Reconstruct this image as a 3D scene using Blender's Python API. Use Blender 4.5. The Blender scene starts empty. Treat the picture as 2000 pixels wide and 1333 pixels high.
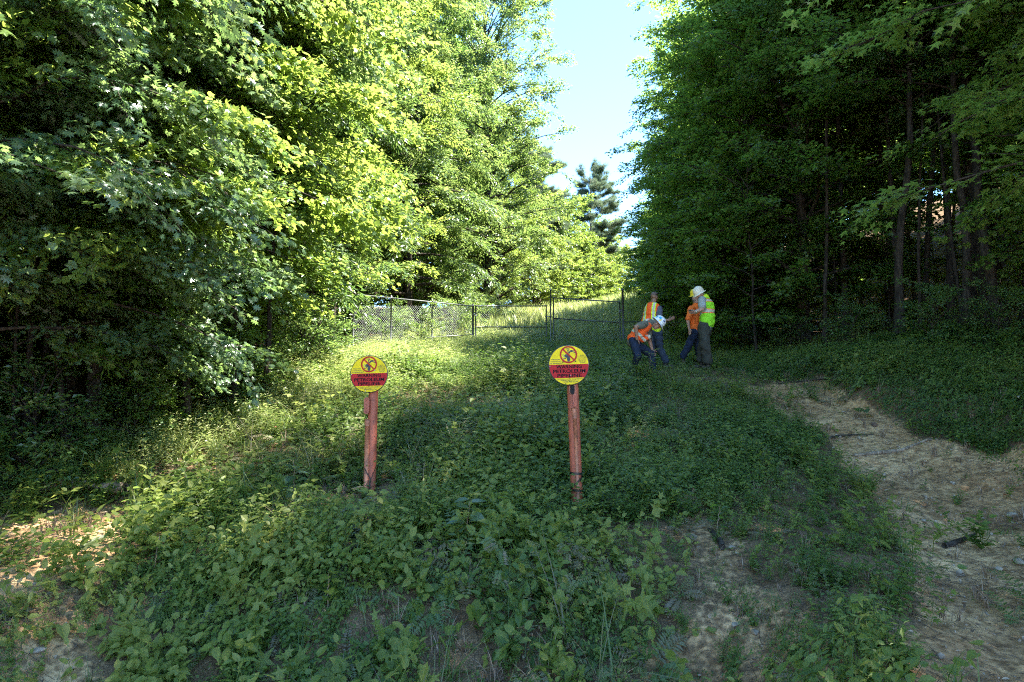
import bpy, bmesh, math, random
import numpy as np
from mathutils import Vector, Matrix
R_ = math.radians
# ------------------------------------------------------------------ camera, sky, sun, exposure
scene = bpy.context.scene
C = scene.collection
PITCH = R_(5.0)
cam_d = bpy.data.cameras.new('camera'); cam = bpy.data.objects.new('camera', cam_d); C.objects.link(cam)
cam_d.lens = 24; cam_d.sensor_width = 36; cam_d.clip_start = .05; cam_d.clip_end = 2000
cam.location = (0, 0, 0); cam.rotation_euler = (R_(90) + PITCH, 0, 0)
scene.camera = cam
SUN_EL, SUN_AZ = R_(60), R_(98)          # azimuth measured from +Y (view direction) towards +X (right)
w = bpy.data.worlds.new("World"); scene.world = w; w.use_nodes = True
nt = w.node_tree; nt.nodes.clear()
sky = nt.nodes.new('ShaderNodeTexSky'); sky.sky_type = 'NISHITA'; sky.sun_disc = False
sky.sun_elevation = SUN_EL; sky.sun_rotation = SUN_AZ; sky.air_density = 1.0; sky.dust_density = 0.0; sky.ozone_density = 3.0
bg = nt.nodes.new('ShaderNodeBackground'); bg.inputs[1].default_value = .10
wo = nt.nodes.new('ShaderNodeOutputWorld')
tn = nt.nodes.new('ShaderNodeMix'); tn.data_type = 'RGBA'; tn.blend_type = 'MULTIPLY'; tn.inputs[0].default_value = 1; tn.inputs[7].default_value = (.66, .84, .94, 1)
nt.links.new(sky.outputs[0], tn.inputs[6]); nt.links.new(tn.outputs[2], bg.inputs[0]); nt.links.new(bg.outputs[0], wo.inputs[0])
sd = bpy.data.lights.new('sun', 'SUN'); sd.energy = 4.3; sd.angle = R_(.53); sd.color = (1, .95, .86)
sun = bpy.data.objects.new('sun', sd); C.objects.link(sun)
to_sun = Vector((math.cos(SUN_EL) * math.sin(SUN_AZ), math.cos(SUN_EL) * math.cos(SUN_AZ), math.sin(SUN_EL)))
sun.rotation_euler = to_sun.to_track_quat('Z', 'Y').to_euler(); sun.location = (0, 0, 40)
scene.view_settings.view_transform = 'Standard'; scene.view_settings.look = 'None'
scene.view_settings.exposure = 3.2; scene.view_settings.gamma = 1
scene.cycles.max_bounces = 8; scene.cycles.diffuse_bounces = 6; scene.cycles.transmission_bounces = 6
scene.cycles.glossy_bounces = 2; scene.cycles.transparent_max_bounces = 4
scene.cycles.caustics_reflective = False; scene.cycles.caustics_refractive = False
scene.cycles.use_denoising = False; scene.cycles.pixel_filter_type = 'BLACKMAN_HARRIS'; scene.cycles.filter_width = 1.1; scene.cycles.sample_clamp_indirect = 4.0

# ------------------------------------------------------------------ helpers
rs = np.random.RandomState
F_ = 1333.33
cp, sp = math.cos(PITCH), math.sin(PITCH)
def at(px, py, Y):
    """point at world depth Y that the photograph (2000 px wide) shows at px, py"""
    u = (666.5 - py) / F_; k = Y / (cp - u * sp)
    return np.array([k * (px - 1000) / F_, Y, k * (sp + u * cp)])
def proj(P):
    P = np.asarray(P, float); d = P[..., 1] * cp + P[..., 2] * sp; u = -P[..., 1] * sp + P[..., 2] * cp
    return 1000 + F_ * P[..., 0] / d, 666.5 - F_ * u / d
def mesh_np(name, V, Fs, mats, smooth=False, mi=None, tint=None):
    me = bpy.data.meshes.new(name)
    if not isinstance(Fs, (list, tuple)): Fs = [Fs]
    Fs = [np.asarray(f, np.int32) for f in Fs if len(f)]
    V = np.asarray(V, np.float32)
    me.vertices.add(len(V)); me.vertices.foreach_set('co', V.ravel())
    lv = np.concatenate([f.ravel() for f in Fs]); tot = np.concatenate([np.full(len(f), f.shape[1], np.int32) for f in Fs])
    st = np.concatenate([[0], np.cumsum(tot)[:-1]]).astype(np.int32)
    me.loops.add(len(lv)); me.loops.foreach_set('vertex_index', lv)
    me.polygons.add(len(tot)); me.polygons.foreach_set('loop_start', st); me.polygons.foreach_set('loop_total', tot)
    if mi is not None: me.polygons.foreach_set('material_index', np.asarray(mi, np.int32))
    me.polygons.foreach_set('use_smooth', np.full(len(tot), bool(smooth)))
    for m in (mats if isinstance(mats, (list, tuple)) else [mats]): me.materials.append(m)
    if tint is not None:
        a = me.attributes.new('tint', 'FLOAT', 'POINT'); a.data.foreach_set('value', np.asarray(tint, np.float32))
    me.update(calc_edges=True); me.validate()
    return me
def ob(name, me, parent=None, **props):
    o = bpy.data.objects.new(name, me); C.objects.link(o)
    if parent is not None: o.parent = parent
    for k, v in props.items(): o[k] = v
    return o
def thing(name, label, cat, loc=(0, 0, 0), rz=0, group=None, mesh=None):
    o = bpy.data.objects.new(name, mesh); C.objects.link(o)
    o.location = loc; o.rotation_euler = (0, 0, rz); o['label'] = label; o['category'] = cat
    if group: o['group'] = group
    return o
class MB:
    """collects shapes into one mesh"""
    def __init__(s): s.V = []; s.F3 = []; s.F4 = []; s.n = 0; s.m3 = []; s.m4 = []; s.mi = 0
    def add(s, V, F):
        V = np.asarray(V, float); F = np.asarray(F, int)
        if len(F) == 0: return
        s.V.append(V); (s.F3 if F.shape[1] == 3 else s.F4).append(F + s.n)
        (s.m3 if F.shape[1] == 3 else s.m4).append(np.full(len(F), s.mi)); s.n += len(V)
    def tube(s, pts, rad, sides=8, caps=True):
        V, F = tube(pts, rad, sides); n0 = s.n; s.add(V, F)
        if caps:
            k = len(pts)
            for e, (a, flip) in enumerate(((0, 1), (k - 1, 0))):
                ring = np.arange(sides) + n0 + a * sides
                cidx = s.n; s.V.append(np.asarray([pts[a]], float)); s.n += 1
                t = np.stack([ring, np.roll(ring, -1), np.full(sides, cidx)], 1)
                s.F3.append(t[:, ::-1] if flip else t); s.m3.append(np.full(sides, s.mi))
    def box(s, c, size, rot=None, bev=0):
        sx, sy, sz = [v / 2 for v in size]
        V = np.array([(x, y, z) for x in (-sx, sx) for y in (-sy, sy) for z in (-sz, sz)])
        if rot is not None: V = V @ np.asarray(rot).T
        s.add(V + np.asarray(c), [(0, 1, 3, 2), (4, 6, 7, 5), (0, 4, 5, 1), (2, 3, 7, 6), (0, 2, 6, 4), (1, 5, 7, 3)])
    def lathe(s, prof, sides=24, M=None, o=(0, 0, 0)):
        a = np.linspace(0, 2 * np.pi, sides, endpoint=False); n = len(prof)
        V = np.array([[(r * np.cos(t), r * np.sin(t), z) for t in a] for r, z in prof]).reshape(-1, 3)
        if M is not None: V = V @ np.asarray(M).T
        F = []
        for i in range(n - 1):
            for j in range(sides):
                k = (j + 1) % sides; F.append((i * sides + j, i * sides + k, (i + 1) * sides + k, (i + 1) * sides + j))
        s.add(V + np.asarray(o), F)
    def mesh(s, name, mats, smooth=False):
        Fs, mi = [], []
        if s.F3: Fs.append(np.concatenate(s.F3)); mi.append(np.concatenate(s.m3))
        if s.F4: Fs.append(np.concatenate(s.F4)); mi.append(np.concatenate(s.m4))
        return mesh_np(name, np.concatenate(s.V), Fs, mats, smooth, np.concatenate(mi))
def tube(pts, rad, sides=8):
    P = np.asarray(pts, float); n = len(P); rad = np.broadcast_to(np.asarray(rad, float), (n,))
    T = np.gradient(P, axis=0); T /= np.linalg.norm(T, axis=1, keepdims=True) + 1e-9
    ref = np.array([0, 0, 1.]) if abs(T[:, 2]).mean() < .8 else np.array([1., 0, 0])
    A = np.cross(T, ref); A /= np.linalg.norm(A, axis=1, keepdims=True) + 1e-9; B = np.cross(T, A)
    a = np.linspace(0, 2 * np.pi, sides, endpoint=False)
    V = P[:, None] + rad[:, None, None] * (np.cos(a)[None, :, None] * A[:, None] + np.sin(a)[None, :, None] * B[:, None])
    i = np.arange(n - 1)[:, None] * sides; j = np.arange(sides)[None]; k = (j + 1) % sides
    F = np.stack([i + j, i + sides + j, i + sides + k, i + k], -1).reshape(-1, 4)
    return V.reshape(-1, 3), F
def tubes(P, rad, sides=3):
    """many tubes at once: P (N,n,3), rad (N,n)"""
    N, n, _ = P.shape; T = np.gradient(P, axis=1); T /= np.linalg.norm(T, axis=2, keepdims=True) + 1e-9
    ref = np.where(abs(T[:, :1, 2:]) < .8, np.array([0, 0, 1.]), np.array([1., 0, 0]))
    A = np.cross(T, ref); A /= np.linalg.norm(A, axis=2, keepdims=True) + 1e-9; B = np.cross(T, A)
    a = np.linspace(0, 2 * np.pi, sides, endpoint=False)
    V = P[:, :, None] + rad[:, :, None, None] * (np.cos(a)[:, None] * A[:, :, None] + np.sin(a)[:, None] * B[:, :, None])
    b = np.arange(N)[:, None, None] * n * sides; i = np.arange(n - 1)[None, :, None] * sides; j = np.arange(sides)[None, None]; k = (j + 1) % sides
    F = np.stack([b + i + j, b + i + sides + j, b + i + sides + k, b + i + k], -1).reshape(-1, 4)
    return V.reshape(-1, 3), F
def smooth(a, b, x): t = np.clip((x - a) / (b - a), 0, 1); return t * t * (3 - 2 * t)
def vnoise(x, y, f, seed=0):
    """value noise, vectorised"""
    x = np.asarray(x, float) * f + seed * 17.3; y = np.asarray(y, float) * f - seed * 9.1
    xi = np.floor(x); yi = np.floor(y); u = x - xi; v = y - yi; u = u * u * (3 - 2 * u); v = v * v * (3 - 2 * v)
    def hsh(a, b): s = np.sin(a * 127.1 + b * 311.7 + seed * 74.7) * 43758.5453; return s - np.floor(s)
    return (hsh(xi, yi) * (1 - u) + hsh(xi + 1, yi) * u) * (1 - v) + (hsh(xi, yi + 1) * (1 - u) + hsh(xi + 1, yi + 1) * u) * v

# ------------------------------------------------------------------ materials
def mat(name):
    m = bpy.data.materials.new(name); m.use_nodes = True; n = m.node_tree.nodes; n.clear()
    return m, n, m.node_tree.links
def nd(n, t, **kw):
    x = n.new(t)
    for k, v in kw.items(): setattr(x, k, v)
    return x
def ramp(n, stops):
    r = n.new('ShaderNodeValToRGB'); e = r.color_ramp.elements
    while len(e) > 1: e.remove(e[-1])
    e[0].position = stops[0][0]; e[0].color = (*stops[0][1], 1)
    for p, c in stops[1:]: x = e.new(p); x.color = (*c, 1)
    return r
def simple(name, col, rough=.6, var=.15, scale=20, bump=0, metal=0, spec=.5, bscale=None):
    m, n, l = mat(name); b = nd(n, 'ShaderNodeBsdfPrincipled'); o = nd(n, 'ShaderNodeOutputMaterial')
    tc = nd(n, 'ShaderNodeTexCoord'); nz = nd(n, 'ShaderNodeTexNoise'); nz.inputs['Scale'].default_value = scale; nz.inputs['Detail'].default_value = 5
    l.new(tc.outputs['Object'], nz.inputs['Vector'])
    c = np.array(col); r = ramp(n, [(.3, tuple(c * (1 - var))), (.7, tuple(np.minimum(c * (1 + var), 1)))])
    l.new(nz.outputs[0], r.inputs[0]); l.new(r.outputs[0], b.inputs['Base Color'])
    b.inputs['Roughness'].default_value = rough; b.inputs['Metallic'].default_value = metal; b.inputs['Specular IOR Level'].default_value = spec
    if bump:
        n2 = nd(n, 'ShaderNodeTexNoise'); n2.inputs['Scale'].default_value = bscale or scale * 2; n2.inputs['Detail'].default_value = 6
        l.new(tc.outputs['Object'], n2.inputs['Vector'])
        bp = nd(n, 'ShaderNodeBump'); bp.inputs['Strength'].default_value = bump; bp.inputs['Distance'].default_value = .01
        l.new(n2.outputs[0], bp.inputs['Height']); l.new(bp.outputs[0], b.inputs['Normal'])
    l.new(b.outputs[0], o.inputs[0]); return m
def leaf_mat(name, cols, trans, tf=.45, rough=.42, spec=.5, patch=0.0):
    """leaf: colour from the per-leaf tint and a per-plant random; thin translucent blade"""
    m, n, l = mat(name); o = nd(n, 'ShaderNodeOutputMaterial')
    at_ = nd(n, 'ShaderNodeAttribute', attribute_name='tint'); oi = nd(n, 'ShaderNodeObjectInfo')
    ma = nd(n, 'ShaderNodeMath', operation='MULTIPLY_ADD'); ma.inputs[1].default_value = .3; ma.inputs[2].default_value = -.15
    l.new(oi.outputs['Random'], ma.inputs[0])
    ad = nd(n, 'ShaderNodeMath', operation='ADD', use_clamp=True); l.new(at_.outputs['Fac'], ad.inputs[0]); l.new(ma.outputs[0], ad.inputs[1])
    k = len(cols); r = ramp(n, [(i / (k - 1), c) for i, c in enumerate(cols)])
    r2 = ramp(n, [(i / (len(trans) - 1), c) for i, c in enumerate(trans)])
    l.new(ad.outputs[0], r.inputs[0]); l.new(ad.outputs[0], r2.inputs[0])
    b = nd(n, 'ShaderNodeBsdfPrincipled'); b.inputs['Roughness'].default_value = rough; b.inputs['Specular IOR Level'].default_value = spec
    t = nd(n, 'ShaderNodeBsdfTranslucent'); mx = nd(n, 'ShaderNodeMixShader'); mx.inputs[0].default_value = tf
    l.new(r.outputs[0], b.inputs['Base Color']); l.new(r2.outputs[0], t.inputs['Color'])
    l.new(b.outputs[0], mx.inputs[1]); l.new(t.outputs[0], mx.inputs[2]); l.new(mx.outputs[0], o.inputs[0])
    return m
M = {}
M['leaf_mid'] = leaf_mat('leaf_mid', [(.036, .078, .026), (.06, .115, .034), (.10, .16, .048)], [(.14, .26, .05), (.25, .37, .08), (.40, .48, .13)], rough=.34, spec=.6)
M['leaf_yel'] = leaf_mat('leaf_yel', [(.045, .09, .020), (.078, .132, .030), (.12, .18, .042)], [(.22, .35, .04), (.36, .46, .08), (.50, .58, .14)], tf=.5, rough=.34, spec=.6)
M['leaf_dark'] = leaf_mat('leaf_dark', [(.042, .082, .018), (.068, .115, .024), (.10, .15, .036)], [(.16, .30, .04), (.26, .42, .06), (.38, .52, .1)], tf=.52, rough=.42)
M['leaf_oak'] = leaf_mat('leaf_oak', [(.04, .08, .04), (.065, .115, .055), (.10, .155, .07)], [(.13, .25, .06), (.21, .33, .09), (.33, .42, .13)], rough=.32, spec=.65)
M['needle'] = leaf_mat('needle', [(.08, .12, .06), (.11, .15, .08), (.16, .19, .11)], [(.13, .19, .1), (.17, .24, .12), (.24, .3, .16)], tf=.35, rough=.5)
M['herb'] = leaf_mat('herb', [(.044, .085, .016), (.092, .135, .022), (.155, .18, .036)], [(.12, .26, .03), (.22, .35, .05), (.34, .43, .08)], tf=.4, rough=.5, spec=.4)
M['herb_lt'] = leaf_mat('herb_lt', [(.07, .115, .018), (.13, .165, .026), (.19, .205, .045)], [(.2, .33, .06), (.3, .43, .09), (.42, .5, .13)], tf=.45, rough=.5, spec=.4)
M['frond'] = leaf_mat('frond', [(.055, .095, .025), (.095, .135, .035), (.18, .14, .085)], [(.17, .3, .07), (.25, .37, .09), (.34, .3, .16)], tf=.4)
M['grass'] = leaf_mat('grass', [(.05, .09, .02), (.09, .135, .03), (.18, .18, .07)], [(.17, .29, .06), (.26, .37, .08), (.38, .42, .15)], tf=.4)
M['dead'] = leaf_mat('dead', [(.08, .05, .03), (.2, .13, .085), (.40, .31, .22)], [(.1, .06, .03), (.2, .13, .07), (.3, .22, .14)], tf=.15, rough=.7, spec=.3)
M['twig'] = leaf_mat('twig', [(.03, .021, .015), (.075, .055, .042), (.15, .105, .07)], [(.05, .04, .03), (.06, .05, .04)], tf=.02, rough=.85, spec=.2)
def bark_mat(name, a, b, scale=6):
    m, n, l = mat(name); bs = nd(n, 'ShaderNodeBsdfPrincipled'); o = nd(n, 'ShaderNodeOutputMaterial'); tc = nd(n, 'ShaderNodeTexCoord')
    mp = nd(n, 'ShaderNodeMapping'); mp.inputs['Scale'].default_value = (3, 3, .5); l.new(tc.outputs['Object'], mp.inputs[0])
    v = nd(n, 'ShaderNodeTexNoise'); v.inputs['Scale'].default_value = scale; v.inputs['Detail'].default_value = 8; v.inputs['Distortion'].default_value = .6
    l.new(mp.outputs[0], v.inputs['Vector']); r = ramp(n, [(.35, a), (.62, b)]); l.new(v.outputs[0], r.inputs[0]); l.new(r.outputs[0], bs.inputs['Base Color'])
    bp = nd(n, 'ShaderNodeBump'); bp.inputs['Strength'].default_value = .9; bp.inputs['Distance'].default_value = .03
    l.new(v.outputs[0], bp.inputs['Height']); l.new(bp.outputs[0], bs.inputs['Normal']); bs.inputs['Roughness'].default_value = .9
    bs.inputs['Specular IOR Level'].default_value = .2; l.new(bs.outputs[0], o.inputs[0]); return m
M['bark'] = bark_mat('bark', (.016, .012, .009), (.055, .043, .034))
M['bark_lt'] = bark_mat('bark_lt', (.10, .07, .048), (.32, .24, .17))
M['bark_pine'] = bark_mat('bark_pine', (.06, .035, .022), (.2, .13, .09))
# ------------------------------------------------------------------ terrain
_Y = np.array([-60, -10, 0, 3, 4.5, 6.6, 7.8, 10.5, 13, 15, 20, 24, 32, 40, 60, 75, 100, 160, 400])
_Z = np.array([-4.5, -3.2, -2.6, -2.15, -1.84, -1.48, -1.26, -.44, .22, .64, 1.33, 1.90, 3.3, 4.8, 8.2, 10.0, 11.3, 9.5, 4.0])
_yy = np.linspace(-60, 400, 9201); _zz = np.interp(_yy, _Y, _Z); _k = np.hanning(41); _k /= _k.sum()
_zz = np.convolve(np.pad(_zz, 20, mode='edge'), _k, 'valid')
PATHX = ([-20, 2, 4.5, 6.5, 8.3, 10.5, 13, 14.5, 400], [3.4, 3.1, 3.5, 4.4, 5.1, 4.9, 4.3, 4.0, 4.0])
def h(x, y):
    x = np.asarray(x, float); y = np.asarray(y, float)
    z = np.interp(y, _yy, _zz)
    # worn bank in front of the mound
    z = z - .62 * smooth(6.9, 5.0, y) * smooth(-4.6, -2.8, x) * smooth(2.6, 1.2, x) * smooth(-3, 2, y)
    # the sunk path and the bank on its right
    pc = np.interp(y, *PATHX); z = z - .16 * np.exp(-((x - pc) / 1.1) ** 2) * smooth(15.5, 12, y) * smooth(-6, 0, y)
    z = z + .30 * smooth(pc + 1.5, pc + 2.1, x + .25 * np.sin(y * 1.7)) * smooth(4, 6.5, y) * smooth(17, 13, y)
    z = z + .7 * smooth(5.5, 10, x) * smooth(4, 9, y) + 11 * smooth(13, 44, x) + 8 * smooth(-13, -40, x)
    z = z + .04 * (vnoise(x, y, .9, 1) - .5) * 2 + .14 * (vnoise(x, y, .28, 2) - .5) * 2 * smooth(3, 12, abs(x))
    return z
def hit(px, py, lo=3.0, hi=140):
    """where the ray through a photo pixel meets the ground"""
    ys = np.concatenate([np.linspace(lo, 30, 900), np.linspace(30.1, hi, 500)])
    P = np.array([at(px, py, Y) for Y in ys]); d = P[:, 2] - h(P[:, 0], P[:, 1])
    i = np.argmax(d < 0) if (d < 0).any() else len(ys) - 1
    return P[i]
def poly_w(pts, closed=True):
    return np.array([hit(*p)[:2] for p in pts])
def inpoly(x, y, P):
    r = np.zeros(x.shape, bool); j = len(P) - 1
    for i in range(len(P)):
        (xi, yi), (xj, yj) = P[i], P[j]
        c = ((yi > y) != (yj > y)) & (x < (xj - xi) * (y - yi) / (yj - yi + 1e-12) + xi); r ^= c; j = i
    return r
PATH_R = poly_w([(1440, 762), (1590, 742), (1680, 790), (1790, 845), (2000, 895), (2400, 960), (2500, 1440), (1780, 1440), (1790, 1230), (1770, 1110), (1725, 1010), (1690, 930), (1600, 860), (1500, 805)])
BARE_R = poly_w([(1320, 960), (1390, 960), (1450, 1060), (1500, 1150), (1640, 1220), (1700, 1400), (1250, 1420), (1230, 1240), (1340, 1160), (1320, 1060)])
PATH_L = poly_w([(-700, 960), (0, 1010), (90, 1005), (190, 975), (265, 985), (245, 1060), (170, 1110), (80, 1180), (-20, 1240), (-700, 1330)])
BARE_L = poly_w([(30, 1240), (190, 1200), (240, 1300), (160, 1420), (-60, 1420)])
BANK = poly_w([(560, 1200), (760, 1150), (1000, 1150), (1260, 1180), (1300, 1440), (420, 1440)])
rs0 = rs(3)
gx = np.arange(-12, 12.01, .06); gy = np.arange(3, 22.01, .06)
def raster(P, X, Y): return inpoly(X, Y, P).astype(float)
def blur(a, k):
    ker = np.hanning(k + 2); ker /= ker.sum()
    a = np.apply_along_axis(lambda v: np.convolve(np.pad(v, k // 2 + 1, mode='edge'), ker, 'valid')[:len(v)], 0, a)
    return np.apply_along_axis(lambda v: np.convolve(np.pad(v, k // 2 + 1, mode='edge'), ker, 'valid')[:len(v)], 1, a)
_X, _Yg = np.meshgrid(gx, gy); _wx = .35 * (vnoise(_X, _Yg, 1.6, 5) - .5) + .18 * (vnoise(_X, _Yg, 5, 6) - .5); _wy = .35 * (vnoise(_X, _Yg, 1.6, 7) - .5) + .18 * (vnoise(_X, _Yg, 5, 8) - .5)
_bare = np.maximum.reduce([blur(raster(PATH_R, _X + _wx, _Yg + _wy), 7), .46 * blur(raster(BARE_R, _X + _wx, _Yg + _wy), 9), .6 * blur(raster(PATH_L, _X + _wx, _Yg + _wy), 7), .6 * blur(raster(BARE_L, _X + _wx, _Yg + _wy), 7)])
_lit = blur(raster(BANK, _X + _wx, _Yg + _wy), 11)
def look(A, x, y):
    i = np.clip(((np.asarray(y) - 3) / .06).astype(int), 0, A.shape[0] - 1); j = np.clip(((np.asarray(x) + 12) / .06).astype(int), 0, A.shape[1] - 1)
    return A[i, j] * ((np.asarray(y) > 2) & (np.asarray(y) < 22) & (abs(np.asarray(x)) < 12))
def XL(y): return np.interp(y, [-20, 5, 9, 11, 15, 20, 24, 32, 42, 52, 62, 75, 95], [-10.5, -8.5, -6.6, -5.2, -5.0, -4.6, -4.4, -4.0, -2.6, -1.2, 1.0, 6, 11])
def XR(y): return np.interp(y, [-20, 5, 9, 13, 16, 20, 24, 32, 42, 52, 62, 75, 95], [9.5, 8.4, 8.4, 8.0, 7.2, 6.6, 6.6, 8.0, 10.5, 12.6, 14.4, 17, 21])
# ground sheet, finer near the camera, out to the horizon
ex = np.array([.15, .3, .6, 1, 1.6, 2.5, 4, 6, 9, 13, 18, 25, 40, 60, 90, 140, 200, 300])
xs = np.concatenate([-9 - ex[::-1], np.arange(-9, 9.001, .07), 9 + ex])
ys = np.concatenate([3 - ex[::-1], np.arange(3, 17, .07), np.arange(17, 30, .25), np.arange(30, 80, 1.0), [80, 84, 90, 97, 105, 115, 130, 150, 180, 220, 280, 360, 450]])
GX, GY = np.meshgrid(xs, ys); GZ = h(GX, GY)
near = smooth(22, 15, GY) * smooth(12, 9, abs(GX))
GZ = GZ + near * (.05 * (vnoise(GX, GY, 3.2, 11) - .5) + .03 * (vnoise(GX, GY, 7.5, 12) - .5))
bare_v = look(_bare, GX, GY); lit_v = look(_lit, GX, GY)
GZ = GZ - .045 * bare_v * smooth(.55, .75, vnoise(GX, GY * .6, 2.6, 13))      # ruts
nx, ny = len(xs), len(ys); ii = np.arange(ny - 1)[:, None] * nx; jj = np.arange(nx - 1)[None]
GF = np.stack([ii + jj, ii + jj + 1, ii + nx + jj + 1, ii + nx + jj], -1).reshape(-1, 4)
m, n, l = mat('ground')
b = nd(n, 'ShaderNodeBsdfPrincipled'); o = nd(n, 'ShaderNodeOutputMaterial'); tc = nd(n, 'ShaderNodeTexCoord'); a_ = nd(n, 'ShaderNodeAttribute', attribute_name='tint')
def noise(sc, det=6, dist=0, vec=None):
    z = nd(n, 'ShaderNodeTexNoise'); z.inputs['Scale'].default_value = sc; z.inputs['Detail'].default_value = det; z.inputs['Distortion'].default_value = dist
    l.new(vec or tc.outputs['Object'], z.inputs['Vector']); return z
n1 = noise(1.3); n2 = noise(16, 12); n3 = noise(90, 8)
dirt = ramp(n, [(.25, (.21, .115, .055)), (.45, (.42, .25, .12)), (.62, (.58, .37, .19)), (.8, (.52, .26, .12))]); l.new(n1.outputs[0], dirt.inputs[0])
fine = ramp(n, [(.35, (.38, .35, .33)), (.6, (1, 1, 1))]); l.new(n2.outputs[0], fine.inputs[0])
mul = nd(n, 'ShaderNodeMix', data_type='RGBA', blend_type='MULTIPLY'); mul.inputs[0].default_value = .75; l.new(dirt.outputs[0], mul.inputs[6]); l.new(fine.outputs[0], mul.inputs[7])
soil = ramp(n, [(.3, (.055, .034, .018)), (.55, (.15, .095, .052)), (.75, (.28, .185, .105))]); l.new(n3.outputs[0], soil.inputs[0])
mixn = nd(n, 'ShaderNodeMath', operation='MULTIPLY_ADD'); mixn.inputs[1].default_value = .9; mixn.inputs[2].default_value = -.45; l.new(n2.outputs[0], mixn.inputs[0])
adn = nd(n, 'ShaderNodeMath', operation='ADD', use_clamp=True); l.new(a_.outputs['Fac'], adn.inputs[0]); l.new(mixn.outputs[0], adn.inputs[1])
sm = nd(n, 'ShaderNodeMapRange'); sm.inputs[1].default_value = .3; sm.inputs[2].default_value = .6; l.new(adn.outputs[0], sm.inputs[0])
mx = nd(n, 'ShaderNodeMix', data_type='RGBA'); l.new(sm.outputs[0], mx.inputs[0]); l.new(soil.outputs[0], mx.inputs[6]); l.new(mul.outputs[2], mx.inputs[7])
mpd = nd(n, 'ShaderNodeMapping'); mpd.inputs['Rotation'].default_value = (0, 0, .5); mpd.inputs['Scale'].default_value = (1, 1.7, 1); l.new(tc.outputs['Object'], mpd.inputs[0]); n4 = noise(6.5, 12, .15, mpd.outputs[0])
deb = ramp(n, [(.52, (1, 1, 1)), (.58, (.36, .30, .25))]); l.new(n4.outputs[0], deb.inputs[0]); md_ = nd(n, 'ShaderNodeMix', data_type='RGBA', blend_type='MULTIPLY'); md_.inputs[0].default_value = .5; l.new(mx.outputs[2], md_.inputs[6]); l.new(deb.outputs[0], md_.inputs[7])
l.new(md_.outputs[2], b.inputs['Base Color']); b.inputs['Roughness'].default_value = .95; b.inputs['Specular IOR Level'].default_value = .15
bp = nd(n, 'ShaderNodeBump'); bp.inputs['Strength'].default_value = .7; bp.inputs['Distance'].default_value = .05; l.new(n2.outputs[0], bp.inputs['Height'])
bp2 = nd(n, 'ShaderNodeBump'); bp2.inputs['Strength'].default_value = .6; bp2.inputs['Distance'].default_value = .008; l.new(n3.outputs[0], bp2.inputs['Height']); l.new(bp.outputs[0], bp2.inputs['Normal'])
l.new(bp2.outputs[0], b.inputs['Normal']); l.new(b.outputs[0], o.inputs[0]); M['ground'] = m
ob('ground', mesh_np('ground', np.stack([GX, GY, GZ], -1).reshape(-1, 3), GF, m, True, tint=np.clip(bare_v + .22 * lit_v, 0, 1).ravel()), kind='structure')

M['bounce_pale'] = simple('bounce_pale', (.40, .36, .30), .9, .2, 3, .4)  # pale colour for an unseen sheet, added to bounce fill light onto the slope
_rx = np.linspace(-60, 60, 121); _ry = np.linspace(-14, -.5, 28); _RX, _RY = np.meshgrid(_rx, _ry); _RF = (np.arange(27)[:, None] * 121 + np.arange(120)[None]).ravel(); _RF = np.stack([_RF, _RF + 1, _RF + 122, _RF + 121], 1)
ob('added_bounce_sheet', mesh_np('added_bounce_sheet', np.stack([_RX, _RY, h(_RX, _RY) + .02], -1).reshape(-1, 3), _RF, M['bounce_pale'], True), kind='structure')  # added behind the camera as a reflector, out of view
# ------------------------------------------------------------------ leaf shapes (unit length along x, flat in xy)
def fan(outline, c=(.42, 0, .05)):
    V = np.array([c] + list(outline), float); k = len(outline)
    return V, np.array([(0, i + 1, (i + 1) % k + 1) for i in range(k)])
KITE = (np.array([(0, 0, 0), (.42, .27, .07), (1, 0, -.06), (.42, -.27, .07)], float), np.array([(0, 2, 1), (0, 3, 2)]))
NARROW = (np.array([(0, 0, 0), (.4, .14, .03), (1, 0, -.08), (.4, -.14, .03)], float), np.array([(0, 2, 1), (0, 3, 2)]))
OVATE = (np.array([(0, 0, 0), (.22, .26, .06), (.6, .24, .05), (1, 0, -.08), (.6, -.24, .05), (.22, -.26, .06), (.5, 0, -.015)], float),
         np.array([(0, 6, 1), (1, 6, 2), (2, 6, 3), (3, 6, 4), (4, 6, 5), (5, 6, 0)]))
HEART = (np.array([(.08, 0, -.01), (-.06, .2, .04), (.1, .4, .06), (.45, .38, .05), (.75, .18, 0), (1.02, 0, -.07), (.75, -.18, 0), (.45, -.38, .05), (.1, -.4, .06), (-.06, -.2, .04), (.45, 0, -.03)], float),
         np.array([(10, i, (i + 1) % 10) for i in range(10)]))
_st = []
for i in range(5):                     # five-lobed star
    a = R_(-140 + 70 * i); r = [.42, .58, .62, .58, .42][i]; _st.append((.4 + r * math.cos(a), r * math.sin(a), -.05))
    if i < 4: a2 = R_(-105 + 70 * i); _st.append((.4 + .2 * math.cos(a2), .22 * math.sin(a2), .03))
STAR = fan([(.0, 0, 0)] + _st, (.38, 0, .03))
OAK = fan([(0, 0, 0), (.18, -.09, .03), (.28, -.34, .0), (.40, -.12, .04), (.55, -.44, -.02), (.62, -.13, .03), (.85, -.3, -.03), (.82, -.08, .02), (1.05, 0, -.06),
           (.82, .08, .02), (.85, .3, -.03), (.62, .13, .03), (.55, .44, -.02), (.40, .12, .04), (.28, .34, 0), (.18, .09, .03)], (.5, 0, .05))
TULIP = fan([(0, 0, 0), (.1, -.3, .03), (.35, -.48, 0), (.55, -.28, .03), (.9, -.34, -.03), (.78, 0, .02), (.9, .34, -.03), (.55, .28, .03), (.35, .48, 0), (.1, .3, .03)], (.42, 0, .0))
_n = []; _f = []
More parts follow.
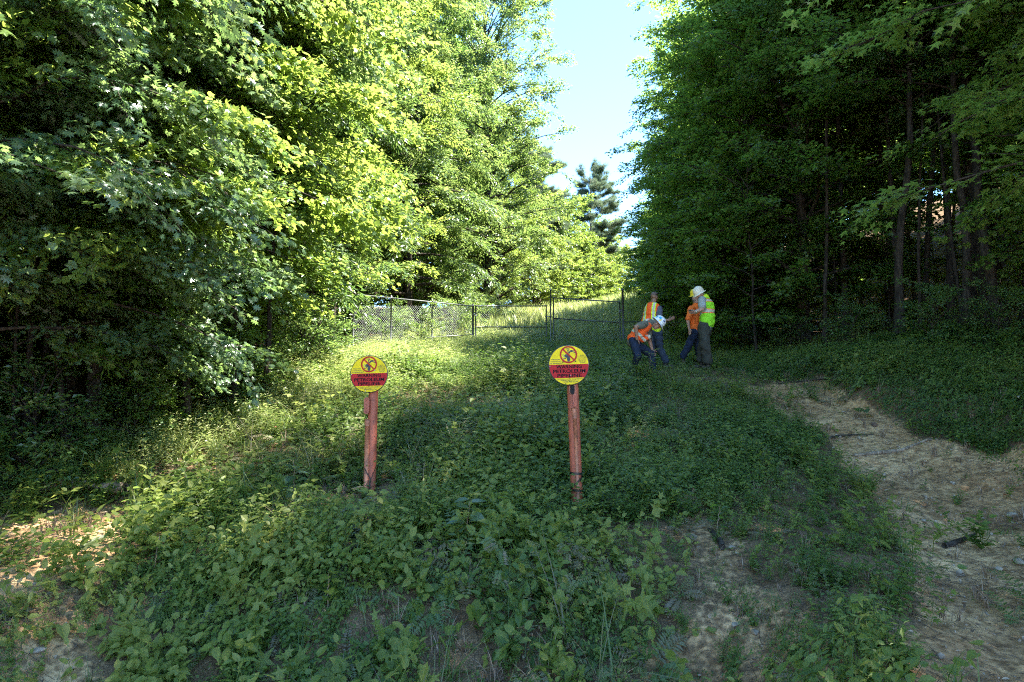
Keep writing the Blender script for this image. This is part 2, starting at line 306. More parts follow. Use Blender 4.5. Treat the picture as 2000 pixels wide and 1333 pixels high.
for i in range(9):                     # a tuft of needles
    a = R_(40 * i); e = .35 + .5 * ((i * 7) % 5) / 4; d = np.array([e, math.cos(a) * math.sqrt(1 - e * e), math.sin(a) * math.sqrt(1 - e * e)])
    s = np.cross(d, [.3, .5, .8]); s /= np.linalg.norm(s); _n += [s * .035, -s * .035, d]; _f.append((3 * i, 3 * i + 1, 3 * i + 2))
TUFT = (np.array(_n), np.array(_f))
def unit(v): return v / (np.linalg.norm(v, axis=-1, keepdims=True) + 1e-9)
def place(T, P, A, N, s, wf=None):
    """leaf template T at points P, long axis A, normal N, size s"""
    A = unit(A); B = unit(np.cross(N, A)); N = np.cross(A, B); t, f = T; k = len(P); s = np.broadcast_to(s, (k,))
    w_ = 1 if wf is None else np.asarray(wf)[:, None, None]
    V = P[:, None] + s[:, None, None] * (t[None, :, :1] * A[:, None] + w_ * t[None, :, 1:2] * B[:, None] + t[None, :, 2:] * N[:, None])
    return V.reshape(-1, 3), (f[None] + (np.arange(k) * len(t))[:, None, None]).reshape(-1, 3)
class Fol:
    def __init__(s): s.V = []; s.F = []; s.T = []; s.n = 0
    def add(s, VF, tint):
        V, F = VF; s.V.append(V); s.F.append(F + s.n); s.n += len(V); s.T.append(np.broadcast_to(tint, (len(V),)).astype(np.float32))
    def leaves(s, T, P, A, N, sz, tint, wf=None):
        V, F = place(T, P, A, N, sz, wf); s.add((V, F), np.repeat(np.broadcast_to(tint, (len(P),)), len(T[0])))
    def quads(s, VF, tint):
        V, F = VF; s.add((V, np.concatenate([F[:, [0, 1, 2]], F[:, [0, 2, 3]]])), tint)
    def arr(s): return np.concatenate(s.V), np.concatenate(s.F), np.concatenate(s.T)
    def mesh(s, name, mt): V, F, T = s.arr(); return mesh_np(name, V, F, mt, False, tint=T)
UP = np.array([0, 0, 1.])
# ------------------------------------------------------------------ plant templates: each returns Fol
def t_weed(r, ht=.28, leaf=OVATE, ls=.05, per=3, stem=True, tint=.4):
    f = Fol(); k = r.randint(4, 7); lean = r.normal(0, .18, 2); z = np.linspace(.25, 1, k) * ht
    P = np.stack([lean[0] * z * z / ht * 2, lean[1] * z * z / ht * 2, z], 1)
    if stem: f.quads(tube(np.vstack([[0, 0, 0], P]), np.linspace(.003, .0012, k + 1), 3), .3)
    for i in range(k):
        a = r.uniform(0, 6.28) + np.arange(per) * 6.28 / per + r.normal(0, .3, per); e = r.uniform(-.15, .5, per) + .3 * (i / k)
        A = np.stack([np.cos(a) * np.cos(e), np.sin(a) * np.cos(e), np.sin(e)], 1)
        f.leaves(leaf, P[i] + A * .012, A, UP + r.normal(0, .3, (per, 3)), ls * r.uniform(.6, 1.25, per) * (1.15 - .4 * i / k), np.clip(tint + .12 * i / k + r.normal(0, .14, per), 0, 1))
    return f
def t_bush(r, ht=.3, leaf=OVATE, ls=.05, stems=5, per=2, tint=.4, spread=.55):
    f = Fol()
    for _ in range(stems):
        az = r.uniform(0, 6.28); k = r.randint(4, 8); t = np.linspace(.15, 1, k); L = ht * r.uniform(.6, 1.2); sp_ = spread * r.uniform(.3, 1.3)
        P = np.stack([np.cos(az) * t * L * sp_, np.sin(az) * t * L * sp_, L * t * (1 - .25 * t * sp_)], 1) + r.normal(0, .006, (k, 3))
        f.quads(tube(np.vstack([[0, 0, 0], P]), np.linspace(.003, .001, k + 1), 3), .25)
        for i in range(k):
            a = az + (r.uniform(.4, 1.6) + np.arange(per) * 6.28 / per) + r.normal(0, .35, per); e = r.uniform(-.3, .4, per)
            A = np.stack([np.cos(a) * np.cos(e), np.sin(a) * np.cos(e), np.sin(e)], 1)
            f.leaves(leaf, P[i] + A * .015, A, UP + r.normal(0, .35, (per, 3)), ls * r.uniform(.55, 1.25, per), np.clip(tint + .1 * t[i] + r.normal(0, .15, per), 0, 1))
    return f
def t_fern(r, L=.35, fr=6, tint=.4, lw=.055, pairs=13):
    f = Fol(); a0 = r.uniform(0, 6.28)
    for j in range(fr):
        az = a0 + j * 6.28 / fr + r.normal(0, .35); l_ = L * r.uniform(.65, 1.2); t = np.linspace(0, 1, pairs); lift = r.uniform(.45, .95)
        P = np.stack([np.cos(az) * l_ * t * (1 - .15 * t), np.sin(az) * l_ * t * (1 - .15 * t), l_ * lift * (t - .62 * t * t)], 1)
        f.quads(tube(P[::2], .0013, 3), .3); D = unit(np.gradient(P, axis=0)); S = unit(np.cross(D, UP))
        wd = lw * np.sin(np.pi * np.clip(t * .85 + .15, 0, 1)) ** .8 * l_ / .35; tt = np.clip(tint + r.normal(0, .18), 0, 1)
        for sg in (-1, 1):
            A = S[2:] * sg + D[2:] * .45 + r.normal(0, .08, (pairs - 2, 3))
            f.leaves(KITE, P[2:], A, UP + S[2:] * sg * -.25 + r.normal(0, .12, (pairs - 2, 3)), wd[2:] + .008, np.clip(tt + r.normal(0, .06, pairs - 2), 0, 1), wf=np.full(pairs - 2, .75))
    return f
def t_pinnate(r, ht=.35, tint=.5):
    """stem with many small feathery leaves (partridge pea)"""
    f = Fol(); k = r.randint(6, 10); lean = r.normal(0, .25, 2); z = np.linspace(.2, 1, k) * ht
    P = np.stack([lean[0] * z, lean[1] * z, z * (1 - .1 * np.hypot(*lean))], 1); f.quads(tube(np.vstack([[0, 0, 0], P]), .0018, 3), .3)
    for i in range(k):
        az = r.uniform(0, 6.28); e = r.uniform(-.1, .5); D = np.array([math.cos(az) * math.cos(e), math.sin(az) * math.cos(e), math.sin(e)]); S = unit(np.cross(D, UP))
        q = 7; t = np.linspace(.15, 1, q)[:, None]; L = .085 * r.uniform(.7, 1.3); Q = P[i] + D * t * L - UP * t * t * .012
        for sg in (-1, 1): f.leaves(KITE, Q, np.repeat((S * sg + D * .35)[None], q, 0), np.repeat(UP[None], q, 0) + r.normal(0, .15, (q, 3)), .022 * r.uniform(.8, 1.2, q), np.clip(tint + r.normal(0, .15), 0, 1))
    return f
def t_grass(r, ht=.25, nb=16, w_=.005, tint=.5, spread=.35):
    f = Fol(); az = r.uniform(0, 6.28, nb); L = ht * r.uniform(.5, 1.25, nb); ln = spread * r.uniform(.2, 1.4, nb); t = np.array([0, .35, .7, 1.])
    D = np.stack([np.cos(az), np.sin(az), 0 * az], 1); S = np.stack([-np.sin(az), np.cos(az), 0 * az], 1); base = np.stack([r.normal(0, .03, nb), r.normal(0, .03, nb), 0 * az], 1)
    P = base[:, None] + D[:, None] * (L * ln)[:, None, None] * (t ** 2)[None, :, None] * 1.6 + UP * (L[:, None] * (t - .35 * ln[:, None] * t ** 2))[..., None]
    ww = w_ * np.array([1, .9, .6, .08])[None, :, None] * r.uniform(.6, 1.4, (nb, 1, 1))
    V = np.stack([P - S[:, None] * ww, P + S[:, None] * ww], 2).reshape(-1, 3); F = []
    for b_ in range(nb):
        for i in range(3): q = b_ * 8 + i * 2; F += [(q, q + 1, q + 3), (q, q + 3, q + 2)]
    f.add((V, np.array(F)), np.repeat(np.clip(tint + r.normal(0, .2, nb), 0, 1), 8)); return f
def t_vine(r, L=.7, leaf=HEART, ls=.075, tint=.45):
    """a runner lying on the plants with heart leaves"""
    f = Fol(); k = 10; az = r.uniform(0, 6.28); a = az + np.cumsum(r.normal(0, .35, k)); st = L / k
    xy = np.cumsum(np.stack([np.cos(a), np.sin(a)], 1) * st, 0); P = np.column_stack([xy, .06 + .05 * np.sin(np.linspace(0, 5, k) + r.uniform(0, 6)) + .03])
    f.quads(tube(P, .0018, 3), .3); b = r.uniform(0, 6.28, k); A = np.stack([np.cos(b), np.sin(b), r.uniform(-.5, .1, k)], 1)
    f.leaves(leaf, P + UP * .02, A, UP + r.normal(0, .4, (k, 3)), ls * r.uniform(.55, 1.25, k), np.clip(tint + r.normal(0, .16, k), 0, 1)); return f
def t_star(r, ht=.3, ls=.1, tint=.5): return t_weed(r, ht, STAR, ls, 2, True, tint)
def t_creep(r, rad=.16, k=26, leaf=OVATE, ls=.035, tint=.35):
    f = Fol(); a = r.uniform(0, 6.28, k); q = rad * np.sqrt(r.uniform(0, 1, k)); P = np.stack([q * np.cos(a), q * np.sin(a), .015 + r.uniform(0, .07, k)], 1)
    b = r.uniform(0, 6.28, k); A = np.stack([np.cos(b), np.sin(b), r.uniform(-.3, .4, k)], 1)
    f.leaves(leaf, P, A, UP + r.normal(0, .35, (k, 3)), ls * r.uniform(.6, 1.3, k), np.clip(tint + r.normal(0, .16, k), 0, 1)); return f
def stamp(fol, tmpl, xy, sc, r, zoff=0., tilt=.12, dt=0.):
    """copies of the templates on the ground at xy, slope-following tilt"""
    which = r.randint(0, len(tmpl), len(xy)); dt = np.broadcast_to(dt, (len(xy),)); sc = np.broadcast_to(sc, (len(xy),))
    for ti, t in enumerate(tmpl):
        idx = np.where(which == ti)[0]
        if not len(idx): continue
        V, F, T = t.arr(); k = len(idx); yaw = r.uniform(0, 6.28, k); c, s_ = np.cos(yaw), np.sin(yaw); x, y = xy[idx, 0], xy[idx, 1]; z = h(x, y) + zoff
        gx_ = (h(x + .1, y) - h(x - .1, y)) / .2; gy_ = (h(x, y + .1) - h(x, y - .1)) / .2
        tx = r.normal(0, tilt, k); ty = r.normal(0, tilt, k); S = sc[idx]
        vx = (V[None, :, 0] * c[:, None] - V[None, :, 1] * s_[:, None]) * S[:, None]; vy = (V[None, :, 0] * s_[:, None] + V[None, :, 1] * c[:, None]) * S[:, None]; vz = V[None, :, 2] * S[:, None]
        X = vx + tx[:, None] * vz; Y = vy + ty[:, None] * vz; Z = vz + vx * gx_[:, None] + vy * gy_[:, None]
        W = np.stack([X + x[:, None], Y + y[:, None], Z + z[:, None]], -1).reshape(-1, 3)
        FF = (F[None] + (np.arange(k) * len(V))[:, None, None]).reshape(-1, 3)
        fol.add((W, FF), np.clip(T[None] + dt[idx][:, None], 0, 1).ravel())
def scatter(r, n, x0, x1, y0, y1, dens):
    x = r.uniform(x0, x1, n); y = r.uniform(y0, y1, n); k = r.uniform(0, 1, n) < dens(x, y); return np.stack([x[k], y[k]], 1)
def inview(x, y, m=1.12): return (abs(x) < .76 * y * m + .3)
def cover(x, y): return np.clip(1.05 - 1.25 * look(_bare, x, y), 0.05, 1) * (1 - .7 * look(_lit, x, y))
def strip(x, y, e=1.0): return smooth(-e, e, x - XL(y)) * smooth(-e, e, XR(y) - x)
r = rs(7)
T_weed = [t_weed(r, r.uniform(.18, .34), OVATE, .055) for _ in range(5)]
T_bush = [t_bush(r, r.uniform(.24, .42), OVATE, .047, 9) for _ in range(5)]
T_bushn = [t_bush(r, r.uniform(.25, .4), NARROW, .06, 8, 3) for _ in range(4)]
T_fern = [t_fern(r, r.uniform(.28, .42), r.randint(4, 8)) for _ in range(5)]
T_fernb = [t_fern(r, .34, 5, .95) for _ in range(2)]
T_pin = [t_pinnate(r, r.uniform(.25, .42)) for _ in range(5)]
T_gr = [t_grass(r, r.uniform(.16, .3)) for _ in range(6)]
T_grs = [t_grass(r, .1, 14, .003) for _ in range(4)]
T_vine = [t_vine(r, r.uniform(.5, .9), HEART, .08) for _ in range(5)]
T_star = [t_star(r, r.uniform(.2, .36), .115) for _ in range(4)]
T_creep = [t_creep(r, .17, 34, OVATE, .036) for _ in range(6)]
def patch(x, y, f, s, lo=.45, hi=.6): return smooth(lo, hi, vnoise(x, y, f, s))
# near zone
fl = Fol(); fb = Fol(); ff = Fol(); fg = Fol()
NB = (-9, 9, 4.2, 15)
near_ok = lambda x, y: cover(x, y) * inview(x, y) * strip(x, y, .8)
thin = lambda x, y: near_ok(x, y) * (1 - .4 * smooth(2.6, 3.8, x) * smooth(12, 8, y)) * (1 - .45 * smooth(.9, 1.8, x) * smooth(8.6, 7.4, y))
def people(p): return np.exp(-((p[:, 0] - 4.0) / 2.0) ** 4 - ((p[:, 1] - 14.6) / 2.6) ** 4)
def ptint(p, s=31, a=.55): return a * (vnoise(p[:, 0], p[:, 1], 1.1, s) - .5)
for T, F_o, n_, fn, sc in (
    (T_creep, fl, 6000, lambda x, y: thin(x, y) * (.35 + .5 * patch(x, y, 1.1, 51)), (.8, 1.4)),
    (T_bush, fl, 6000, lambda x, y: thin(x, y) * (.12 + .88 * patch(x, y, .75, 21)), (.55, 1.4)),
    (T_weed, fb, 6500, lambda x, y: thin(x, y) * (.2 + .8 * patch(x, y, .6, 22)), (.6, 1.5)),
    (T_bushn, fl, 2200, lambda x, y: thin(x, y) * patch(x, y, .55, 23), (.6, 1.1)),
    (T_vine, fb, 2100, lambda x, y: near_ok(x, y) * (.2 + .8 * patch(x, y, .5, 24)), (.6, 1.1)),
    (T_star, fb, 1700, lambda x, y: thin(x, y) * patch(x, y, .6, 25), (.6, 1.1)),
    (T_fern, ff, 2200, lambda x, y: thin(x, y) * patch(x, y, .5, 26), (.6, 1.1)),
    (T_pin, ff, 6000, lambda x, y: thin(x, y) * patch(x + y * .2, y, .5, 27), (.6, 1.15)),
    (T_gr, fg, 3000, lambda x, y: near_ok(x, y) * (.2 + .8 * patch(x, y, .8, 28)), (.5, 1.1)),
    (T_grs, fg, 3000, lambda x, y: inview(x, y) * strip(x, y) * (.9 - .85 * (look(_bare, x, y) > .5)), (.6, 1.4)),
):
    p = scatter(r, n_, *NB, fn); hgt = (.48 + 1.5 * vnoise(p[:, 0], p[:, 1], .8, 33) ** 1.5) * (1 - .5 * people(p)) * (1 - .62 * np.exp(-((p[:, 0] + 1.6) / .55) ** 2 - ((p[:, 1] - 7.9) / .9) ** 2)) * (1 - .45 * smooth(4.9, 5.8, p[:, 0])) * (1 - .3 * np.exp(-((p[:, 0] - .75) / .45) ** 2 - ((p[:, 1] - 7.2) / .8) ** 2))
    stamp(F_o, T, p, r.uniform(*sc, len(p)) * hgt, r, -.01, dt=ptint(p))
p = scatter(r, 260, *NB, lambda x, y: near_ok(x, y)); stamp(ff, T_fernb, p, r.uniform(.5, 1, len(p)), r)
p = scatter(r, 5000, 4.6, 10, 5.5, 16, lambda x, y: smooth(.4, .9, x - np.interp(y, *PATHX) - .6) * cover(x, y) * inview(x, y)); stamp(fl, T_creep + T_creep + T_weed, p, r.uniform(.7, 1.3, len(p)), r, dt=ptint(p))
# taller mixed clumps with bigger leaves on the mound
T_tall = [t_bush(r, r.uniform(.4, .6), OVATE, .085, 6, 2, .5) for _ in range(3)] + [t_weed(r, r.uniform(.4, .6), OVATE, .10, 2, True, .6) for _ in range(3)]
T_tallb = [t_star(r, r.uniform(.35, .5), .15, .55) for _ in range(3)] + [t_vine(r, .9, HEART, .12, .6) for _ in range(3)]
T_tallc = [t_fern(r, .5, 6, .6, .07) for _ in range(3)] + [t_grass(r, .55, 12, .006, .7, .5) for _ in range(3)]
for T, F_o, n_, s_, m_ in ((T_tall, fb, 620, 61, (.7, 1.1)), (T_tallb, fb, 560, 62, (.6, 1.05)), (T_tallc, ff, 420, 63, (.6, 1.05))):
    p = scatter(r, int(n_ * .72), -4.3, 1.5, 4.6, 11, lambda x, y: thin(x, y) * patch(x, y, .9, s_, .5, .62) * (1 - .9 * np.exp(-((x + 1.6) / .5) ** 2 - ((y - 7.9) / .9) ** 2)) * (1 - .9 * np.exp(-((x - .75) / .4) ** 2 - ((y - 7.2) / .8) ** 2))); stamp(F_o, T, p, r.uniform(*m_, len(p)), r, dt=ptint(p))
# a few sprigs on the bare dirt
p = scatter(r, 900, *NB, lambda x, y: inview(x, y) * (look(_bare, x, y) > .3) * .22); stamp(fl, T_weed + T_creep, p, r.uniform(.3, .6, len(p)), r)
# bank plants hanging over the bare face
p = scatter(r, 420, -4.5, 3, 4.3, 6.8, lambda x, y: look(_lit, x, y) * .9); stamp(fl, T_weed + T_bush + T_creep, p, r.uniform(.45, .9, len(p)), r)
# middle and far zones
for T, F_o, n_, sc in ((T_creep, fl, 8000, (1.2, 2.0)), (T_bush, fl, 3400, (.5, 1.0)), (T_bushn, fb, 1400, (.5, 1.1)), (T_fern, ff, 900, (.6, 1.1)), (T_pin, ff, 1500, (.6, 1.1)), (T_gr, fg, 6000, (.8, 1.5)), (T_star, fb, 350, (.8, 1.2))):
    p = scatter(r, n_, -9, 11, 14.5, 27, lambda x, y: strip(x, y, 1.0)); stamp(F_o, T, p, r.uniform(*sc, len(p)) * (1 - .5 * people(p)), r, dt=ptint(p))
# herbs and grass down the open left side, sunlight painted in as paler colour
BND = lambda y: np.interp(y, [8, 9.5, 14, 21, 32, 50, 80], [-6, -4.0, -2.4, -.8, 2.4, 8.6, 19])  # edge of the tree shadow; plants left of it get the lighter tint
fs = Fol(); T_sunlit_tint = [t_bush(r, r.uniform(.3, .5), NARROW, .07, 8, 3, .6) for _ in range(4)] + [t_weed(r, .4, OVATE, .06, 3, True, .65) for _ in range(3)] + [t_pin_ for t_pin_ in T_pin[:2]]
p = scatter(r, 9000, -8, 4, 8.5, 30, lambda x, y: smooth(.8, -.3, x - BND(y)) * smooth(-.9, .3, x - XL(y))); stamp(fs, T_sunlit_tint, p, r.uniform(.5, 1.15, len(p)), r, dt=.12 + ptint(p))
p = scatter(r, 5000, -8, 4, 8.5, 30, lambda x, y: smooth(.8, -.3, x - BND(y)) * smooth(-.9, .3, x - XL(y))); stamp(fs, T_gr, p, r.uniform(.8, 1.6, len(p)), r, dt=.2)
T_far = [t_grass(r, .5, 14, .014, .6) for _ in range(4)]; T_farb = [t_creep(r, .4, 30, KITE, .11, .45) for _ in range(4)]
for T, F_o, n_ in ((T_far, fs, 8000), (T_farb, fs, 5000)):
    p = scatter(r, n_, -8, 20, 26, 82, lambda x, y: strip(x, y, 1.2)); stamp(F_o, T, p, r.uniform(.8, 1.5, len(p)), r, dt=.15 + ptint(p))  # far strip gets the same lightened, sunlit-looking colour
# forest floor seedlings, sparse
p = scatter(r, 2600, -18, 20, 5, 30, lambda x, y: (1 - strip(x, y, .6)) * inview(x, y, 1.1) * .5); stamp(fl, T_bush + T_star + T_creep, p, r.uniform(.8, 1.5, len(p)), r)
M['sunlit_tint_herb'] = leaf_mat('sunlit_tint_herb', [(.09, .15, .03), (.15, .20, .05), (.24, .26, .10)], [(.28, .40, .08), (.40, .50, .12), (.52, .56, .2)], tf=.5, rough=.42)  # lightened yellow herb colour that stands in for sunlight
ob('sunlit_tint_weeds', fs.mesh('sunlit_tint_weeds', M['sunlit_tint_herb']), label='yellow green weeds and grass with sunlight painted into their colour, left side and beyond the gate', category='weeds', kind='stuff')
ob('leafy_ground_cover', fl.mesh('leafy_ground_cover', M['herb']), label='low green leafy weeds covering the slope', category='ground cover', kind='stuff')
ob('vine_ground_cover', fb.mesh('vine_ground_cover', M['herb_lt']), label='light green broad leaved vines and seedlings across the slope', category='vines', kind='stuff')
ob('fern_ground_cover', ff.mesh('fern_ground_cover', M['frond']), label='feathery ferns and pinnate weeds over the slope', category='ferns', kind='stuff')
ob('grass', fg.mesh('grass', M['grass']), label='thin grass growing among the weeds', category='grass', kind='stuff')
# litter
fd = Fol(); ftw = Fol(); k = 5200
p = scatter(r, 2600, *NB, lambda x, y: inview(x, y) * strip(x, y) * (.25 + .5 * look(_lit, x, y))); stamp(fd, T_gr[:3], p, r.uniform(.4, .9, len(p)), r)
p = scatter(r, 17000, -9, 9, 4.2, 14, lambda x, y: inview(x, y) * (.12 + .5 * look(_lit, x, y) + .33 * look(_bare, x, y) + .25 * smooth(.8, 2, x) * smooth(9, 6, y)))
k = len(p); a = r.uniform(0, 6.28, k); A = np.stack([np.cos(a), np.sin(a), r.normal(0, .25, k)], 1); P = np.column_stack([p, h(p[:, 0], p[:, 1]) + r.uniform(.006, .03, k)])
fd.leaves(OVATE, P, A, UP + r.normal(0, .45, (k, 3)), r.uniform(.012, .06, k), r.uniform(0, 1, k), wf=r.uniform(.4, 1.1, k))
p = scatter(r, 80000, -9, 9, 4.2, 14, lambda x, y: inview(x, y) * (.12 + .6 * look(_lit, x, y) + .75 * look(_bare, x, y) * patch(x + .5 * y, y * 2, 1.1, 41, .45, .65) + .3 * smooth(.8, 2, x) * smooth(9, 6, y)))
k = len(p); a = r.uniform(0, 6.28, k); L = r.uniform(.02, .15, k); t = np.linspace(-.5, .5, 3)
D = np.stack([np.cos(a), np.sin(a)], 1); Q = p[:, None] + D[:, None] * (L[:, None] * t)[..., None]; Q[:, 1] += r.normal(0, .008, (k, 2)); Z = h(Q[..., 0], Q[..., 1]) + r.uniform(.003, .022, (k, 1))
V, F = tubes(np.concatenate([Q, Z[..., None]], -1), np.full((k, 3), .0014) * r.uniform(.6, 1.8, (k, 1)), 3); ftw.quads((V, F), np.repeat(r.uniform(0, 1, k), 9))
ob('leaf_litter', fd.mesh('leaf_litter', M['dead']), label='small dead brown leaves strewn on the bare dirt', category='leaf litter', kind='stuff')
ob('pine_needles', ftw.mesh('pine_needles', M['twig']), label='pine needles and fine twigs scattered on the dirt', category='needles', kind='stuff')
# gravel
M['stone'] = simple('stone', (.26, .20, .145), .9, .4, 14, .8)
bm = bmesh.new(); bmesh.ops.create_icosphere(bm, subdivisions=1, radius=1); SV = np.array([v.co[:] for v in bm.verts]); SF = np.array([[v.index for v in f.verts] for f in bm.faces]); bm.free()
p = scatter(r, 14000, -9, 9, 4.2, 13, lambda x, y: inview(x, y) * (.05 + .3 * look(_lit, x, y) + .5 * look(_bare, x, y))); k = len(p)
S = r.uniform(.004, .016, (k, 1, 1)) * r.uniform(.5, 1.3, (k, 1, 3)) * np.where(r.uniform(0, 1, (k, 1, 1)) < .06, 2.2, 1); V = SV[None] * (1 + r.normal(0, .12, (k, len(SV), 1))) * S
V = V + np.column_stack([p, h(p[:, 0], p[:, 1]) + .003])[:, None]; F = (SF[None] + (np.arange(k) * len(SV))[:, None, None]).reshape(-1, 3)
ob('gravel', mesh_np('gravel', V.reshape(-1, 3), F, M['stone']), label='small pebbles and grit on the bare dirt', category='gravel', kind='stuff')
# ------------------------------------------------------------------ trees
def gen_tree(seed, H, R, tr, cb, leaf, ls, nleaf, leafm, nl=46, lean=(0, 0), up=.35, droop=.12, prof='edge', barkm='bark', tw=3.2, twl=.95, flat=.6, tint=.45, tvar=.16, tz=.22, leafw=None, tmin=.22, eln=.12):
    """crown and trunk meshes of one tree standing at the origin"""
    r = rs(seed); n = 14; t = np.linspace(0, 1, n)
    wob = np.cumsum(r.normal(0, .012 * H ** .7, (n, 2)), 0); wob -= wob[0]
    TP = np.column_stack([lean[0] * H * t ** 1.3 + wob[:, 0] * .5, lean[1] * H * t ** 1.3 + wob[:, 1] * .5, H * .97 * t - .25]); TR = tr * (1 - .86 * t) * (1 + .55 * np.exp(-t * H / .35))
    TR[0] *= 1.15; mb = MB(); tt = np.linspace(0, 1, 34); TP2 = np.stack([np.interp(tt, t, TP[:, i]) for i in range(3)], 1); TR2 = np.interp(tt, t, TR) * (1 + r.normal(0, .03, 34)); mb.tube(TP2, TR2, 10)
    # limbs
    u = (np.arange(nl) + r.uniform(0, 1, nl)) / nl; hf = cb + (.985 - cb) * u; az = np.arange(nl) * 2.39996 + r.normal(0, .35, nl)
    if prof == 'edge': env = np.sqrt(np.clip(1 - ((u - .38) / .68) ** 2, .05, 1))
    elif prof == 'col': env = np.where(u < .12, .8 + 1.6 * u, 1 - .25 * (u - .12)) * np.clip((1.02 - u) / .12, .35, 1)
    elif prof == 'top': env = np.sqrt(np.clip(1 - ((u - .45) / .6) ** 2, .08, 1))
    elif prof == 'cone': env = (1 - u) ** .7 * .9 + .12
    else: env = np.where(u < .35, .55 + .9 * u, 1 - .75 * (u - .35) / .65)
    L = R * env * r.uniform(.78, 1.1, nl); el = up + .75 * u ** 1.5 + r.normal(0, eln, nl)
    base = np.stack([np.interp(hf * .97, t, TP[:, i]) for i in range(3)], 1); br = np.interp(hf, t, TR)
    s = np.linspace(0, 1, 7); D = np.stack([np.cos(az), np.sin(az)], 1); perp = np.stack([-np.sin(az), np.cos(az)], 1)
    wv = np.cumsum(r.normal(0, .045, (nl, 7)), 1); wv -= wv[:, :1]
    hor = L[:, None] * s; Z = L[:, None] * (np.tan(np.clip(el, -.3, 1.15))[:, None] * (s - .45 * s ** 2) - droop * s ** 2.5)
    P = np.empty((nl, 7, 3)); P[..., :2] = base[:, None, :2] + D[:, None] * hor[..., None] + perp[:, None] * (wv * L[:, None])[..., None]; P[..., 2] = base[:, None, 2] + Z
    LR = np.clip(br * .42, .012, .12)[:, None] * (1 - .88 * s) + .003; V, F = tubes(P, LR, 5); mb.add(V, F)
    # twigs
    ntw = np.maximum((L * tw).astype(int) + 2, 3); li = np.repeat(np.arange(nl), ntw); k = len(li); sp_ = r.uniform(tmin, 1.0, k); q = sp_ * 6; i0 = np.minimum(q.astype(int), 5); f = (q - i0)[:, None]
    TB = P[li, i0] * (1 - f) + P[li, i0 + 1] * f; LD = unit(P[li, i0 + 1] - P[li, i0]); side = np.where(r.uniform(0, 1, k) < .5, 1, -1); ang = r.uniform(.35, 1.15, k) * side * (1 - .5 * (sp_ > .9))
    c, s_ = np.cos(ang), np.sin(ang); TD = np.stack([LD[:, 0] * c - LD[:, 1] * s_, LD[:, 0] * s_ + LD[:, 1] * c, LD[:, 2] * .6 + r.normal(.02, tz, k)], 1); TD = unit(TD)
    TL = twl * r.uniform(.55, 1.25, k) * (.7 + .3 * R / 4); t4 = np.array([0, .33, .66, 1.]); TT = TB[:, None] + TD[:, None] * (TL[:, None] * t4)[..., None]; TT[..., 2] -= (droop * 1.4 * TL)[:, None] * t4 ** 2
    V, F = tubes(TT, np.array([.008, .006, .004, .002])[None] * np.ones((k, 1)), 3); mb.add(V, F)
    # leaves on the twigs
    per = max(int(nleaf / k), 4); w_ = r.uniform(0.08, 1.04, (k, per)); w3 = np.clip(w_, 0, 1) * 3; j0 = np.minimum(w3.astype(int), 2); fr = (w3 - j0)[..., None]; rows = np.arange(k)[:, None]
    LP = TT[rows, j0] * (1 - fr) + TT[rows, j0 + 1] * fr; sd_ = np.where(r.uniform(0, 1, (k, per)) < .5, 1, -1.); an = r.uniform(.3, 1.3, (k, per)) * sd_; cc, ss = np.cos(an), np.sin(an); T0 = TD[:, None]
    A = np.stack([T0[..., 0] * cc - T0[..., 1] * ss, T0[..., 0] * ss + T0[..., 1] * cc, T0[..., 2] + r.normal(-.12 - droop, .3, (k, per))], -1).reshape(-1, 3)
    LP = (LP + r.normal(0, .07, (k, per, 3)) * np.array([1, 1, .8]) + .09 * np.stack([-T0[..., 1] * sd_, T0[..., 0] * sd_, 0 * sd_], -1) * r.uniform(0, 2.2, (k, per))[..., None]).reshape(-1, 3); N = len(LP)
    ttw = np.repeat(r.normal(0, tvar * .7, k), per); fo = Fol()
    fo.leaves(leaf, LP, A, UP + r.normal(0, flat, (N, 3)), ls * r.uniform(.6, 1.25, N), np.clip(tint + ttw + r.normal(0, tvar * .7, N), 0, 1), wf=leafw and np.full(N, leafw))
    return fo.mesh('crown', M[leafm]), mb.mesh('trunk', M[barkm], True)
PROTO = {}
def proto(key, **kw): PROTO[key] = gen_tree(**kw)
G = dict
proto('oak_near', seed=1, H=13, R=4.6, tr=.10, cb=.25, leaf=OAK, ls=.115, nleaf=66000, leafm='leaf_oak', nl=72, flat=.65, up=.15, droop=.22, tint=.4)
proto('tulip_near', seed=2, H=14, R=4.2, tr=.085, cb=.2, leaf=TULIP, ls=.098, nleaf=76000, leafm='leaf_yel', nl=74, flat=.65, up=.2, droop=.2, tint=.6)
proto('edge_a', seed=3, H=19, R=4.2, tr=.2, cb=.06, leaf=KITE, ls=.125, nleaf=96000, leafm='leaf_mid', nl=92, up=.6, tz=.45)
proto('edge_col', seed=41, prof='col', H=22, R=3.9, tr=.2, cb=.05, leaf=KITE, ls=.13, nleaf=120000, leafm='leaf_mid', nl=120, up=.65, droop=.12, tz=.5)
proto('edge_b', seed=4, H=17, R=3.8, tr=.18, cb=.08, leaf=KITE, ls=.125, nleaf=84000, leafm='leaf_yel', nl=88, up=.55, tint=.35, tz=.45)
proto('edge_c', seed=5, H=20, R=4.4, tr=.22, cb=.10, leaf=NARROW, ls=.17, nleaf=84000, leafm='leaf_mid', nl=84, up=.15, droop=.28, leafw=1.3)
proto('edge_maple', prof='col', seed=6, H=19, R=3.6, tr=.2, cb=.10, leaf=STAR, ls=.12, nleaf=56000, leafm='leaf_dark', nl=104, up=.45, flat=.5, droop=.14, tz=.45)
proto('edge_maple2', prof='col', seed=7, H=17, R=3.5, tr=.17, cb=.09, leaf=TULIP, ls=.12, nleaf=54000, leafm='leaf_dark', nl=100, up=.5, flat=.5, droop=.14, tz=.45, tint=.5)
